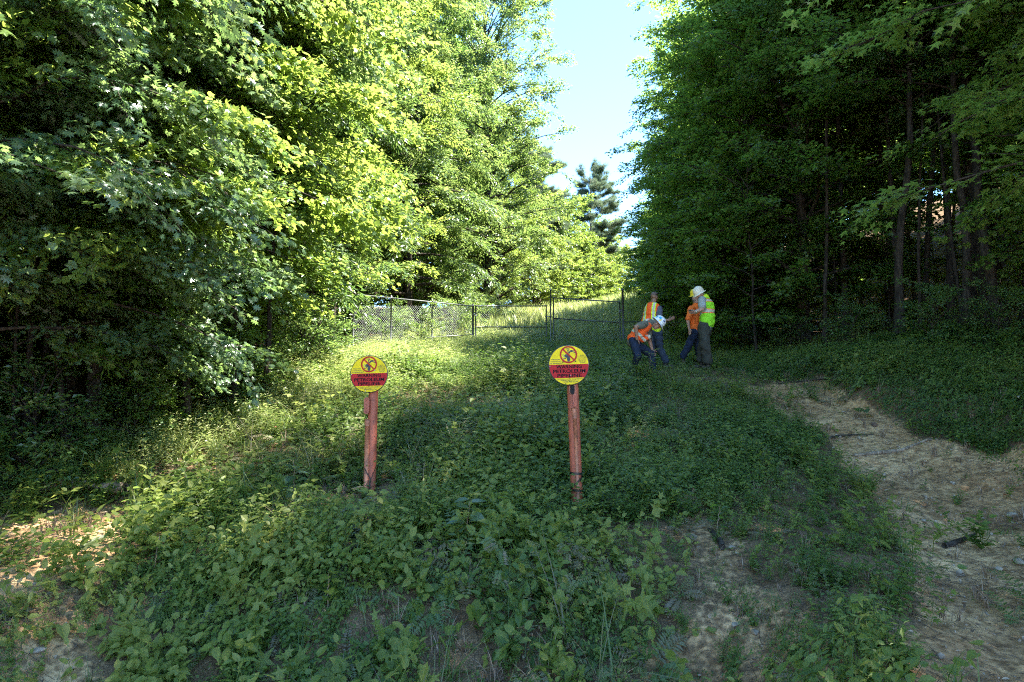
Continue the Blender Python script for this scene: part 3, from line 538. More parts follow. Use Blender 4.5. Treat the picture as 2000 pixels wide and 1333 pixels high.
proto('edge_dark', prof='col', seed=8, H=18, R=3.6, tr=.18, cb=.04, leaf=KITE, ls=.13, nleaf=84000, leafm='leaf_dark', nl=104, up=.5, flat=.55, droop=.14, tz=.45)
proto('branch_near', seed=9, H=11, R=4.2, tr=.11, cb=.36, leaf=STAR, ls=.145, nleaf=15000, leafm='leaf_dark', nl=44, up=.1, flat=.28, tint=.75)
proto('open_a', seed=10, H=20, R=4.0, tr=.10, cb=.5, leaf=KITE, ls=.17, nleaf=17000, leafm='leaf_dark', nl=34, prof='top', tint=.5)
proto('open_b', seed=11, H=19, R=3.6, tr=.085, cb=.5, leaf=KITE, ls=.17, nleaf=15000, leafm='leaf_mid', nl=32, prof='top', tint=.5, lean=(.03, .02))
proto('open_c', seed=12, H=18, R=4.2, tr=.11, cb=.46, leaf=STAR, ls=.14, nleaf=15000, leafm='leaf_dark', nl=32, prof='top', tint=.5, lean=(-.03, .0))
proto('sap_a', seed=13, H=5.5, R=1.9, tr=.035, cb=.12, leaf=KITE, ls=.115, nleaf=5200, leafm='leaf_dark', nl=24, twl=.6)
proto('sap_b', seed=14, H=4.2, R=1.6, tr=.03, cb=.1, leaf=STAR, ls=.11, nleaf=3200, leafm='leaf_dark', nl=20, twl=.55)
proto('sap_c', seed=15, H=3.2, R=1.5, tr=.025, cb=.06, leaf=OVATE, ls=.095, nleaf=4200, leafm='leaf_mid', nl=20, twl=.5)
proto('shrub', seed=16, H=1.7, R=1.15, tr=.02, cb=.03, leaf=KITE, ls=.085, nleaf=4200, leafm='leaf_mid', nl=22, twl=.4, up=.5)
proto('pine_a', seed=17, H=13.5, R=3.1, tr=.18, cb=.34, leaf=TUFT, ls=.27, nleaf=26000, eln=.3, leafm='needle', nl=40, tmin=.35, prof='pine', barkm='bark_pine', twl=1.0, up=.3, droop=-.08, flat=1, tw=3)
proto('pine_b', seed=18, H=15, R=2.9, tr=.2, cb=.22, leaf=TUFT, ls=.27, nleaf=34000, eln=.3, leafm='needle', nl=54, tmin=.35, prof='pine', barkm='bark_pine', twl=1.0, up=.3, droop=-.03, flat=1, tw=3)
proto('far_leafy', seed=19, H=11, R=4.0, tr=.15, cb=.02, leaf=KITE, ls=.22, nleaf=34000, leafm='leaf_yel', nl=56, tint=.4, up=.6, tz=.5)
for k_, kw in (('stem_a', G(seed=21, lean=(.10, 0))), ('stem_b', G(seed=22, lean=(-.06, 0))), ('stem_c', G(seed=23, lean=(-.02, .02)))):
    proto(k_, H=14, R=1.8, tr=.06, cb=.5, leaf=KITE, ls=.15, nleaf=5000, leafm='leaf_mid', nl=20, prof='top', **kw)
proto('shade', seed=31, H=25, R=5.6, tr=.2, cb=.52, leaf=KITE, ls=.19, nleaf=25000, leafm='leaf_mid', nl=70, up=.2)
proto('mid_near', seed=32, H=9.5, R=3.4, tr=.1, cb=.33, leaf=TULIP, ls=.095, nleaf=60000, leafm='leaf_yel', nl=64, up=.15, droop=.2, tint=.45, flat=.5)
proto('mid_oak', seed=33, H=9.5, R=3.4, tr=.08, cb=.26, leaf=OAK, ls=.11, nleaf=54000, leafm='leaf_oak', nl=60, up=.15, droop=.22, tint=.55, flat=.5)
RIGHT_K = .74; PROTO_H = dict(edge_a=19, edge_b=17, edge_c=20, edge_maple=19, edge_maple2=17, edge_dark=18, open_a=20, open_b=19, open_c=18, shade=25)
def tree(key, x, y, s=1, rz=0, label='', group=None, name='broadleaf_tree', cat='tree', tilt=(0, 0), sz=None):
    e = thing(name, label, cat, (x, y, float(h(x, y))), 0, group); e.rotation_euler = (tilt[0], tilt[1], rz); e.scale = (s, s, (sz or s) * (RIGHT_K if x > 4 and y < 70 and name != 'pine_tree' and PROTO_H.get(key, 0) > 12 else 1))
    cr, tk = PROTO[key]; ob('trunk', tk, e); ob('crown', cr, e); return e
r = rs(99)
# --- left edge, near to far
tree('oak_near', -8.2, 7.6, 1, .3, 'lobe leaved oak filling the upper left corner with grey green sprays', None, 'oak_tree')
tree('tulip_near', -6.5, 10.2, 1.0, 1.9, 'bright yellow green sunlit tree overhanging the left slope beside the oak', None)
tree('oak_near', -6.9, 8.5, .82, 4.4, 'smaller oak with grey green leaves low over the far left weeds', None, 'oak_tree')
tree('mid_near', -5.9, 9.7, 1.0, 2.2, 'slender tree with big bright squared leaves in front of the yellow green tree', None)
tree('mid_oak', -6.5, 7.5, .95, 1.2, 'young oak with bright deep lobed leaves at the left border', None, 'oak_tree')
tree('mid_near', -6.2, 12.3, 1.05, 5.0, 'slender bright tree leaning over the sunlit weeds left of the left sign', None)
tree('mid_oak', -6.9, 10.9, 1.15, 3.7, 'young oak between the two slender bright leaved trees', None, 'oak_tree')
tree('edge_b', -8.8, 10.2, .95, 2.9, 'fine leaved light green tree between the oaks near the left border', None)
tree('oak_near', -9.2, 11.6, 1.1, 2.4, 'dark oak standing behind the yellow green tree at far left', None, 'oak_tree')
tree('tulip_near', -7.1, 13.8, 1.05, 4.1, 'broad leaved tree whose bright low branch reaches towards the round sign on the left', None)
tree('edge_c', -7.6, 17.0, 1.0, .7, 'tall tree with drooping narrow leaves behind the left warning sign', None)
tree('edge_a', -6.5, 20.5, .85, 2.2, 'rounded leafy tree rising over the chain-link fence', None)
tree('edge_b', -6.6, 24.5, 1.1, 3.3, 'tall light green tree just behind the left end of the gate', None)
tree('edge_c', -4.4, 28.5, .95, 1.2, 'leafy tree with glittering leaves beyond the left gate leaf', None)
tree('edge_col', -4.6, 33.0, 1.05, 5.2, 'tallest leafy tree left of the sky gap', None)
tree('edge_col', -1.4, 37.0, 1.08, .5, 'high crowned tree whose leaves lean out into the sky gap', None)
tree('edge_b', -.9, 44.0, .74, 4.4, 'yellow green tree below the pines on the left of the sky gap', None)
tree('edge_b', -3.5, 48, .95, 2.4, 'dense tree behind the high crowned one on the left', None)
tree('pine_b', 2.2, 57, .98, 0, 'tall dense pine nearest the tall leafy trees', None, 'pine_tree')
tree('pine_b', .4, 61, 1.12, 2, 'dark pine half hidden behind the tall dense pine', None, 'pine_tree')
tree('pine_a', 8.5, 72, 1.12, 1.3, 'slim pine standing alone against the sky with open flat branches', None, 'pine_tree')
tree('far_leafy', 1.6, 51, .72, 2.1, 'sunlit round tree at the foot of the tall pine', None)
tree('far_leafy', 4.0, 60, .78, .1, 'sunlit bushy tree beyond the gate between the two pines', None)
tree('far_leafy', 7.0, 66, .62, 4.1, 'small round tree below the lone pine', None)
tree('far_leafy', 10.2, 82, .62, 1.1, 'pale far tree at the end of the clearing just left of the gap bottom', None)
tree('far_leafy', 13.6, 90, .66, 3.1, 'farthest pale tree at the very end of the clearing', None)
tree('far_leafy', 17.6, 97, .8, 5.1, 'far tree closing the clearing against the right hand woods', None)
for i, (x, y) in enumerate([(9, 100), (13, 103), (17, 106), (22, 104), (26, 101), (6, 92), (3, 86), (0, 80), (-3, 72), (-4, 64), (-5, 56), (21, 90), (24, 82), (4.6, 66), (9.6, 80), (11.2, 85), (27, 17), (28, 23), (25, 29), (31, 20), (30, 28), (34, 34), (27, 36)]): tree('far_leafy', x, y, r.uniform(.8, 1.0), r.uniform(0, 6), 'leafy tree in the woods behind the edge rows of the clearing', 'leafy trees behind the clearing edges')
# --- right edge, far to near
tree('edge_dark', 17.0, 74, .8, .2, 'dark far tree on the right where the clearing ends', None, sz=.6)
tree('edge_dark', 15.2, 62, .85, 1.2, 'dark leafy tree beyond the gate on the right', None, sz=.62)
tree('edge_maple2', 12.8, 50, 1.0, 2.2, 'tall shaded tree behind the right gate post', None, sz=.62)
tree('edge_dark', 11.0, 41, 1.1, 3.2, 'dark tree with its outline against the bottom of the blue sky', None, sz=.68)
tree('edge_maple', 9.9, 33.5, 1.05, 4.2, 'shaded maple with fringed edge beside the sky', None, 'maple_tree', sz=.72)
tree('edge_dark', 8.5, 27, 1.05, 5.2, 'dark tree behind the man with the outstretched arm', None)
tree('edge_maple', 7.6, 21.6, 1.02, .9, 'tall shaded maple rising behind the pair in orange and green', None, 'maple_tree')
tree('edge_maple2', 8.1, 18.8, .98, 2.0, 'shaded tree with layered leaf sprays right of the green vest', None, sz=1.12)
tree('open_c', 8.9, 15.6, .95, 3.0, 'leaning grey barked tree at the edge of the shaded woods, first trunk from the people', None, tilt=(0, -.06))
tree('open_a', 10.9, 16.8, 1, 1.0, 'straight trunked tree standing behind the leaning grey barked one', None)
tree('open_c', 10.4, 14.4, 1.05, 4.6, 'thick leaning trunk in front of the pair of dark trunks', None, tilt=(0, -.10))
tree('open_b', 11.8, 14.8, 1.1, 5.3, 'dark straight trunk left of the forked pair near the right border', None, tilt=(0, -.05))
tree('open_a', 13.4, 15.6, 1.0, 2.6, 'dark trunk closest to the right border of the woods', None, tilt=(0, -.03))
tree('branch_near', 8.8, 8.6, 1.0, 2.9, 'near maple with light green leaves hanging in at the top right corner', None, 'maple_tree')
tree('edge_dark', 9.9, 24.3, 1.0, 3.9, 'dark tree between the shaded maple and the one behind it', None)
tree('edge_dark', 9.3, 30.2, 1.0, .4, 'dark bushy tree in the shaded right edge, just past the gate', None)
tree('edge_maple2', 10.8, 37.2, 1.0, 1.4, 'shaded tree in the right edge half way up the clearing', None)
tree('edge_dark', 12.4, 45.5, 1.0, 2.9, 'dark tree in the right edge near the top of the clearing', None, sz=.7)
for i, (x, y) in enumerate([(9.7, 16.9), (10.0, 15.0), (11.2, 15.9), (12.2, 15.4), (12.9, 16.6), (14.2, 16.2), (9.0, 18.4), (13.9, 13.6), (12.6, 18.2), (10.5, 17.6), (11.6, 17.2), (13.4, 17.6), (14.8, 17.8), (12.0, 13.6), (13.1, 14.9), (15.2, 15.2), (10.9, 19.6), (13.9, 19.4)]): tree(['open_b', 'open_c', 'open_a'][i % 3], x, y, r.uniform(.85, 1.05), r.uniform(0, 6), 'slim dark trunk among the trunks of the shaded woods edge', 'slim dark trunks at the edge of the right woods', 'forest_tree', 'tree', (r.normal(0, .03), r.uniform(-.09, 0)))
# --- just out of view, they shade the slope
tree('shade', 9.4, 5.4, 1, 0.3, 'tall leafy tree whose crown shades the slope, outside the right border', None, sz=1.15)
tree('shade', 10.2, 8.8, 1, 3.3, 'tall leafy tree above the near maple on the right', None)
tree('shade', 9.0, .8, 1, 1.3, 'tall tree shading the slope from just behind the viewpoint', None, sz=1.35)
tree('edge_maple2', 12.5, 12.4, 1.05, 5.3, 'tall leafy tree over the dirt path behind the others', None, sz=1.25)
# --- woods behind the edges
def woods(pts, keys, label, group, name='forest_tree', smin=.85, smax=1.15, lean=.03, low=0):
    for i, (x, y) in enumerate(pts):
        s = r.uniform(smin, smax); tree(keys[i % len(keys)], x + r.uniform(-.5, .5), y + r.uniform(-.6, .6), s, r.uniform(0, 6.28), label, group, name, 'tree', (r.normal(0, lean), r.normal(0, lean)), sz=s * (.65 if low and y > 27 else 1))
LW = [(XL(y) - d, y) for y in np.arange(6, 56, 4.2) for d in (3.6, 7.0, 10.6, 15, 20) if not (d > 11 and y > 40)]
woods(LW, ['open_a', 'edge_a', 'open_b', 'edge_dark', 'open_c'], 'tall tree in the woods behind the sunlit left edge', 'woods trees behind the left edge')
RW = [(XR(y) + d, y) for y in np.arange(2, 64, 4.6) for d in (3.6, 7.4, 11.6, 16.5) if not (y < 19 and d < 4 and y > 12)]
woods(RW, ['open_a', 'open_b', 'open_c', 'open_b', 'open_a'], 'tall tree deep in the shaded woods on the right', 'woods trees behind the right edge', low=1)
WD = [(x, y) for x, y in [(26, 8), (27, 14), (28, 20), (29, 27), (30, 34), (32, 42), (24, 24), (33, 17), (34, 25), (36, 32), (38, 40), (-26, 8), (-27, 14), (-28, 21), (-28, 28), (-27, 36), (-26, 44), (-33, 18), (-34, 26)]]
woods(WD, ['edge_dark', 'edge_a'], 'leafy tree far inside the woods', 'woods trees farthest in')
# slim stems and saplings under the canopy
for x0, y0, k_, tl in [(-5.9, 9.2, 'stem_a', .05), (-5.0, 10.6, 'stem_b', .06), (-4.6, 11.4, 'stem_a', .02), (-5.6, 10.9, 'stem_c', .0), (-6.6, 9.3, 'stem_b', .08), (-4.4, 12.2, 'stem_c', .05), (-6.9, 9.9, 'stem_c', .1), (-5.3, 12.5, 'stem_a', .0), (-7.4, 10.6, 'stem_b', .0)]:
    tree(k_, x0, y0, r.uniform(.7, .95), r.uniform(0, 6.28), 'slim bare stem rising from the weeds under the left canopy', 'slim stems under the left canopy', 'young_tree', 'young tree', (0, tl))
for x0, y0, k_ in [(9.6, 16.0, 'stem_a'), (10.1, 15.2, 'stem_b'), (11.5, 15.9, 'stem_c'), (12.4, 16.5, 'stem_b'), (8.0, 17.4, 'stem_c'), (13.0, 14.0, 'stem_a'), (11.1, 18.6, 'stem_b'), (12.8, 19, 'stem_c')]:
    tree(k_, x0, y0, r.uniform(.7, .95), r.uniform(0, 6.28), 'slim dark stem between the thick trunks on the right', 'slim stems in the right woods', 'young_tree', 'young tree', (0, -.05))
SL = [(XL(y) - d + r.uniform(-.4, .4), y + r.uniform(-.5, .5)) for y in (10.5, 13, 15.5, 18, 27, 31, 35, 40, 45, 50) for d in ((1.6, 3.6) if y > 12 else (3.4, 5.0))]
SL += [(-6.4, 8.9), (-7.0, 9.8), (-5.9, 10.4), (-6.5, 11.3), (-8.0, 9.0), (-7.8, 11), (-5.6, 11.8), (-8.8, 10.2), (-6.9, 12.8), (-9.4, 8.4)]
for i, (x, y) in enumerate(SL):
    tree(['sap_c', 'sap_a', 'sap_b'][i % 3], x, y, r.uniform(.7, 1.1), r.uniform(0, 6), 'leafy sapling growing along the foot of the left woods', 'saplings along the left woods', 'sapling', 'sapling')
SR = [(XR(y) + d + r.uniform(-.4, .4), y + r.uniform(-.5, .5)) for y in (18.5, 21, 23.5, 26, 29, 33, 37, 42, 48, 54, 60) for d in (-.2, 2.2)] + [(9.8, 17.6), (11.6, 18.4), (13.8, 17.2), (14.8, 14.2), (12.6, 12.6), (11.0, 19.8), (10.4, 12.2)]
for i, (x, y) in enumerate(SR):
    tree(['sap_a', 'sap_b', 'sap_a'][i % 3], x, y, r.uniform(.7, 1.1), r.uniform(0, 6), 'shaded sapling growing along the foot of the right woods', 'saplings along the right woods', 'sapling', 'sapling')
SH = [(-3.1, 22.6), (-4.2, 22.0), (-2.2, 25.2), (-4.4, 14.6), (-4.6, 16.4), (-5.4, 18.3), (-4.9, 12.9), (-2.2, 28), (-2.0, 32), (-5.9, 8.6), (-6.6, 8.0), (-7.4, 8.9), (-5.4, 9.8), (-8.2, 8.2), (-4.9, 11.2), (-1.3, 37), (0, 44)]
for i, (x, y) in enumerate(SH):
    tree('shrub', x, y, r.uniform(.6, 1.0), r.uniform(0, 6), 'low sunlit bush where the weeds meet the left woods', 'bushes along the left woods', 'bush', 'bush')
for x, y in [(7.6, 15.2), (8.4, 13.6), (9.3, 13.0), (7.2, 17.6), (10.6, 12.2), (6.6, 19.6), (6.4, 23), (9.6, 11.2)]:
    tree('shrub', x, y, r.uniform(.45, .75), r.uniform(0, 6), 'low dark bush where the slope meets the right woods', 'bushes along the right woods', 'bush', 'bush')
# ------------------------------------------------------------------ chain-link fence and gate
M['galv'] = simple('galv', (.17, .175, .175), .45, .25, 30, .1, metal=.7)
M['galv_dark'] = simple('galv_dark', (.10, .105, .10), .55, .3, 30, .1, metal=.5)
M['wire'] = simple('wire', (.4, .41, .4), .4, .2, 30, 0, metal=.6)
def fabric(parent, A, B, z0, z1, A1=None):
    """diagonal wires between ground points A and B (xyz at the bottom), heights z0..z1"""
    A = np.asarray(A, float); B = np.asarray(B, float); L = np.linalg.norm((B - A)[:2]); Hh = z1 - z0; P = []; st = .085
    for sg in (1, -1):
        for c in np.arange(-Hh, L, st):
            s0, s1 = max(c, 0), min(c + Hh, L)
            if s1 - s0 < .05: continue
            q = np.linspace(0, 1, 5); s = s0 + (s1 - s0) * q; zz = z0 + (s - c) if sg > 0 else z1 - (s - c)
            P.append(A + (B - A) * (s / L)[:, None] + np.array([0, 0, 1.]) * zz[:, None] + np.array([0, .004 * sg, 0]))
    P = np.array(P); V, F = tubes(P, np.full(P.shape[:2], .0024), 3)
    return ob('wire_mesh', mesh_np('wire_mesh', V, F, M['wire'], True), parent)
def gp(px, Y): x = (px - 1000) / F_ * (Y * cp); return np.array([x, Y, float(h(x, Y))])
GYY = 24.0
gl0, gl1 = at(929, 680, GYY), at(1067, 680, GYY); zt, zm = at(1000, 598, GYY)[2], at(1000, 640, GYY)[2]
zb = zt - 1.8
# left gate leaf
def gate_leaf(label, a, b, tops, mids, hinge_x, post_m):
    e = thing('gate_leaf', label, 'gate', (a[0], a[1], min(a[2], b[2]))); o_ = np.array(e.location); mb = MB()
    za, zb_ = tops; bot = (za - 1.75, zb_ - 1.75); a = np.array(a); b = np.array(b)
    def pt(p, z): return np.array([p[0], p[1], z]) - o_
    mb.tube([pt(a, bot[0]), pt(a, za)], .024, 10); mb.tube([pt(b, bot[1]), pt(b, zb_)], .024, 10)
    for z_a, z_b in ((za, zb_), mids, bot): mb.tube([pt(a, z_a), pt(a * .5 + b * .5, (z_a + z_b) / 2 - .004), pt(b, z_b)], .022, 10)
    for p, z in ((a, za), (b, zb_)): mb.tube([pt(p, z), pt(p, z + .03), pt(p, z + .05)], [.03, .026, .005], 10)
    ob('frame', mb.mesh('gate_frame', M['galv_dark'], True), e); A0 = pt(a, bot[0]); B0 = pt(b, bot[1]); fabric(e, A0, B0, .02, 1.73)
    for dz in (.35, 1.45):
        m2 = MB(); hx = hinge_x; c_ = pt(a if hx == 0 else b, (bot[0] if hx == 0 else bot[1]) + dz); m2.tube([c_ - [0, 0, .05], c_ + [0, 0, .05]], .034, 10); m2.box(c_ + [.05 * (1 if hx else -1), 0, 0], (.1, .03, .06)); ob('hinge', m2.mesh('hinge', M['galv'], True), e)
    return e
z_l = at(1000, 598, GYY)[2]; z_r1, z_r2 = at(1081, 582, GYY)[2], at(1211, 590, GYY)[2]
a1 = at(929, 640, GYY); b1 = at(1067, 640, GYY); a1[2] = float(h(a1[0], GYY)); b1[2] = float(h(b1[0], GYY))
gate_leaf('left chain-link gate leaf, the lower of the two, in front of the bright grass', a1, b1, (z_l, z_l), (at(1000, 639, GYY)[2],) * 2, 0, 0)
a2 = at(1081, 640, GYY + .02); b2 = at(1211, 640, GYY + .02); a2[2] = float(h(a2[0], GYY)); b2[2] = float(h(b2[0], GYY))
gate_leaf('right chain-link gate leaf, the higher one with a sloping top rail', a2, b2, (z_r1, z_r2), (at(1081, 622, GYY)[2], at(1211, 630, GYY)[2]), 1, 0)
def post(name, label, x, Y, top, r_, m_, parent=None, kids=True):
    z = float(h(x, Y)); mb = MB(); o_ = np.zeros(3)
    if parent is None: e = thing(name, label, 'post', (x, Y, z)); o_ = np.array([x, Y, z])
    else: e = parent; o_ = np.array(parent.location)
    B = np.array([x, Y, z]) - o_; T = np.array([x, Y, top]) - o_; mb.tube([B - [0, 0, .3], T], r_, 12)
    p = ob('post', mb.mesh('post', M[m_], True), e)
    c = MB(); c.tube([T, T + [0, 0, .03], T + [0, 0, .06], T + [0, 0, .075]], [r_ * 1.25, r_ * 1.25, r_ * .8, .004], 12); ob('cap', c.mesh('post_cap', M[m_], True), p)
    return e
def X_(px, Y): return at(px, 640, Y)[0]
e = post('gate_post', 'thin galvanized post standing between the two gate leaves', X_(1075.5, 24.05), 24.06, at(1075, 566, 24)[2], .026, 'galv')
lt = MB(); c_ = np.array([X_(1071, 24) - X_(1075.5, 24.05), -.06, at(1000, 619, 24)[2] - e.location.z]); lt.box(c_, (.22, .05, .035)); lt.tube([c_ + [-.05, 0, .06], c_ + [-.05, 0, -.16]], .012, 8); ob('latch', lt.mesh('latch', M['galv'], True), e)
# left fence run
fx0, fy0, fx1, fy1 = X_(923.5, 24.02), 24.04, X_(690, 20.4), 20.4
e = thing('chain_link_fence', 'chain-link fence running left from the gate into the dark trees', 'fence', (fx0, fy0, float(h(fx0, fy0)))); fo_ = np.array(e.location)
ft = at(923, 600, 24)[2]; A0 = np.array([fx0, fy0, float(h(fx0, fy0))]); B0 = np.array([fx1, fy1, float(h(fx1, fy1))])
for q in (0, .38, .72, 1): p_ = A0 + (B0 - A0) * q; post('', '', p_[0], p_[1], float(h(p_[0], p_[1])) + (1.45 + .4 * q), .038 if q == 0 else .028, 'galv_dark' if q == 0 else 'galv', e)
fabric(e, A0 - fo_ + [0, 0, .05], B0 - fo_ + [0, 0, .05], .04, 1.40)
mb = MB(); mb.tube([A0 - fo_ + [0, 0, 1.44], B0 - fo_ + [0, 0, 1.8]], .02, 8); mb.tube([A0 - fo_ + [0, -.03, .42], A0 * .55 + B0 * .45 - fo_ + [0, -.03, .38]], .02, 8); ob('rail', mb.mesh('rail', M['galv_dark'], True), e)
# right fence run
rx0, rx1 = X_(1217, 24.05), X_(1350, 24.4); e = thing('chain_link_fence', 'short chain-link fence with a low rail behind the crouching man, ending in the dark woods', 'fence', (rx0, 24.06, float(h(rx0, 24.06)))); fo_ = np.array(e.location)
A0 = np.array([rx0, 24.06, float(h(rx0, 24.06))]); B0 = np.array([rx1, 24.4, float(h(rx1, 24.4))]); zr = at(1300, 630, 24.2)[2]
for q, tp in ((0, at(1217, 567, 24)[2]), (1, float(h(rx1, 24.4)) + 1.3)): p_ = A0 + (B0 - A0) * q; post('', '', p_[0], p_[1], tp, .042 if q == 0 else .028, 'galv_dark', e)
mb = MB(); mb.tube([np.array([rx0, 24.03, zr]) - fo_, np.array([rx1, 24.37, zr]) - fo_], .02, 8); ob('rail', mb.mesh('rail', M['galv_dark'], True), e)
fabric(e, A0 - fo_ + [0, 0, .05], B0 - fo_ + [0, 0, .05], .02, zr - A0[2] - .05)

# ------------------------------------------------------------------ round warning signs
def sign_paint(name, col, wear=.12):
    m = simple(name, col, .6, wear, 14, .04, spec=.2, bscale=60); return m
M['s_yel'] = sign_paint('sign_yellow', (.70, .50, .008), .14); M['s_red'] = sign_paint('sign_red', (.38, .013, .013), .14); M['s_blk'] = simple('sign_black', (.018, .018, .02), .5, .3, 20)
M['s_blk_faded'] = simple('sign_black_faded', (.012, .01, .012), .9, .3, 30, spec=.1); M['glove'] = simple('glove', (.42, .38, .02), .5, .1, 20); M['bolt'] = simple('bolt', (.45, .45, .42), .4, .2, 20, metal=.6)
def text_mesh(lines, mt, name='lettering'):
    """lines: (text, cx, baseline y, width, cap height); flat letters in the xz plane facing -y, joined into one mesh"""
    Vs, Fs, n0 = [], [], 0
    for txt, cx, y0, wd, ch, off in lines:
        cu = bpy.data.curves.new('t', 'FONT'); cu.body = txt; cu.offset = off; cu.space_character = 1.0; o_ = bpy.data.objects.new('t', cu); C.objects.link(o_)
        dg = bpy.context.evaluated_depsgraph_get(); me = bpy.data.meshes.new_from_object(o_.evaluated_get(dg)); V = np.array([v.co[:] for v in me.vertices]); me.calc_loop_triangles(); F = np.array([t.vertices[:] for t in me.loop_triangles])
        bpy.data.objects.remove(o_); bpy.data.meshes.remove(me); bpy.data.curves.remove(cu)
        x0, x1 = V[:, 0].min(), V[:, 0].max(); yb = -.0 ; capn = .72
        X = (V[:, 0] - (x0 + x1) / 2) / (x1 - x0) * wd + cx; Z = (V[:, 1] - yb) / capn * ch + y0
        Vs.append(np.stack([X, 0 * X, Z], 1)); Fs.append(F + n0); n0 += len(V)
    return mesh_np(name, np.concatenate(Vs), np.concatenate(Fs), mt)
def flat_poly(mb, pts, y=0.):
    pts = np.array(pts, float); c = pts.mean(0); V = np.array([(c[0], y, c[1])] + [(p[0], y, p[1]) for p in pts]); k = len(pts); mb.add(V, [(0, i + 1, (i + 1) % k + 1) for i in range(k)])
def stroke(mb, pts, w_, y=0.):
    P = np.array(pts, float); w_ = np.broadcast_to(w_, (len(P),)); T = np.gradient(P, axis=0); T /= np.linalg.norm(T, axis=1, keepdims=True); N = np.stack([-T[:, 1], T[:, 0]], 1)
    L_ = P + N * w_[:, None] / 2; R__ = P - N * w_[:, None] / 2; k = len(P); V = np.array([(a[0], y, a[1]) for a in L_] + [(a[0], y, a[1]) for a in R__]); mb.add(V, [(i, i + 1, k + i + 1, k + i) for i in range(k - 1)])
def build_sign(label, cpx, cpy, Y, rad, roll, holes):
    c = at(cpx, cpy, Y); e = thing('warning_sign', label, 'sign', c); e.rotation_euler = (R_(-3), roll, 0); s = rad / .23
    mb = MB(); mb.lathe([(0, .004), (.2285, .004), (.23, .002), (.23, -.002), (.2285, -.004), (0, -.004)], 64, [[1, 0, 0], [0, 0, 1], [0, 1, 0]]); mb.V = [v * s for v in mb.V]; ob('panel', mb.mesh('sign_panel', M['s_blk'], True), e)
    def half(y_lo, y_hi, r_, y):
        m_ = MB(); zz = np.linspace(y_lo, y_hi, 40); xx = np.sqrt(np.maximum(r_ * r_ - zz * zz, 0)); V = np.array([(-x, y, z) for x, z in zip(xx, zz)] + [(x, y, z) for x, z in zip(xx, zz)]) * s
        m_.add(V, [(i, 40 + i, 41 + i, i + 1) for i in range(39)]); return m_
    ob('yellow_field', half(.008, .221, .221, -.0055).mesh('yellow_upper', M['s_yel']), e); ob('yellow_field', half(-.221, -.145, .221, -.0055).mesh('yellow_lower', M['s_yel']), e); ob('red_band', half(-.1445, .0075, .221, -.0055).mesh('red_band', M['s_red']), e)
    t = text_mesh([('WARNING', 0.0, -.036, .288, .037, .022), ('PETROLEUM', 0.002, -.087, .365, .039, .022), ('PIPELINE', .002, -.136, .272, .038, .022)], M['s_blk_faded']); o_ = ob('lettering', t, e); o_.location.y = -.0075; o_.scale = (s,) * 3
    t = text_mesh([('ATENCI\u00d3N', -.150, .060, .094, .0115, .02), ('OLEODUCTO', -.148, .038, .112, .0115, .02), ('DE PETR\u00d3LEO', -.143, .016, .136, .0115, .02),
                   ('NOTICE', .152, .098, .044, .0065, .02), ('UNDER FEDERAL LAW IT', .150, .085, .094, .0065, .01), ('IS UNLAWFUL TO', .152, .072, .080, .0065, .01), ('DAMAGE OR REMOVE', .153, .059, .088, .0065, .01), ('PIPELINE MARKERS', .153, .046, .090, .0065, .01), ('FINE AND OR', .154, .033, .07, .0065, .01), ('IMPRISONMENT', .153, .020, .064, .0065, .01),
                   ('CALL BEFORE EXCAVATING OR IN AN EMERGENCY', 0.008, -.162, .285, .0072, .012), ('COLONIAL PIPELINE COMPANY', 0.005, -.176, .215, .0085, .015), ('1-800-926-2728', 0.008, -.195, .165, .012, .02)], M['s_blk'], 'small_lettering'); o_ = ob('lettering', t, e); o_.location.y = -.0075; o_.scale = (s,) * 3
    cy = .118; mb = MB()      # shovel and gloved hands
    stroke(mb, [(-.018, cy + .068), (.012, cy + .068)], .006); stroke(mb, [(-.018, cy + .068), (-.003, cy + .04)], .006); stroke(mb, [(.012, cy + .068), (-.003, cy + .04)], .006); stroke(mb, [(-.003, cy + .045), (-.003, cy - .03)], .009)
    flat_poly(mb, [(-.018, cy - .02), (.017, cy - .02), (.018, cy - .06), (.009, cy - .078), (0, cy - .082), (-.01, cy - .078), (-.019, cy - .06)])
    flat_poly(mb, [(.0, cy + .018), (.016, cy + .046), (.04, cy + .052), (.045, cy + .038), (.026, cy + .03), (.01, cy + .01)]); stroke(mb, [(.03, cy + .050), (.055, cy + .045), (.082, cy + .034)], .006); stroke(mb, [(.028, cy + .036), (.055, cy + .03), (.082, cy + .015)], .010)
    flat_poly(mb, [(-.045, cy - .005), (-.03, cy + .006), (-.012, cy + .004), (-.008, cy - .01), (-.025, cy - .022), (-.044, cy - .03)]); stroke(mb, [(-.012, cy - .012), (-.035, cy - .043), (-.062, cy - .047)], .010)
    mb.V = [v * s for v in mb.V]; o_ = ob('symbol', mb.mesh('symbol', M['s_blk']), e); o_.location.y = -.0075
    mb = MB(); flat_poly(mb, [(-.066, cy + .004), (-.045, cy + .004), (-.045, cy - .03), (-.066, cy - .03)]); mb.V = [v * s for v in mb.V]; o_ = ob('symbol', mb.mesh('symbol_cuff', M['glove']), e); o_.location.y = -.0072
    mb = MB(); a = np.linspace(0, 2 * np.pi, 49); V = np.array([(r_ * np.cos(t_), 0, r_ * np.sin(t_) + cy) for r_ in (.098, .081) for t_ in a]) * s; mb.add(V, [(i, i + 1, 50 + i, 49 + i) for i in range(48)])
    stroke(mb, [(-.063 * s, (cy + .063) * s), (.063 * s, (cy - .063) * s)], .016 * s); V = mb.V[-1]; V[:, 1] = -.0015
    o_ = ob('prohibition_ring', mb.mesh('ring', M['s_red']), e); o_.location.y = -.009
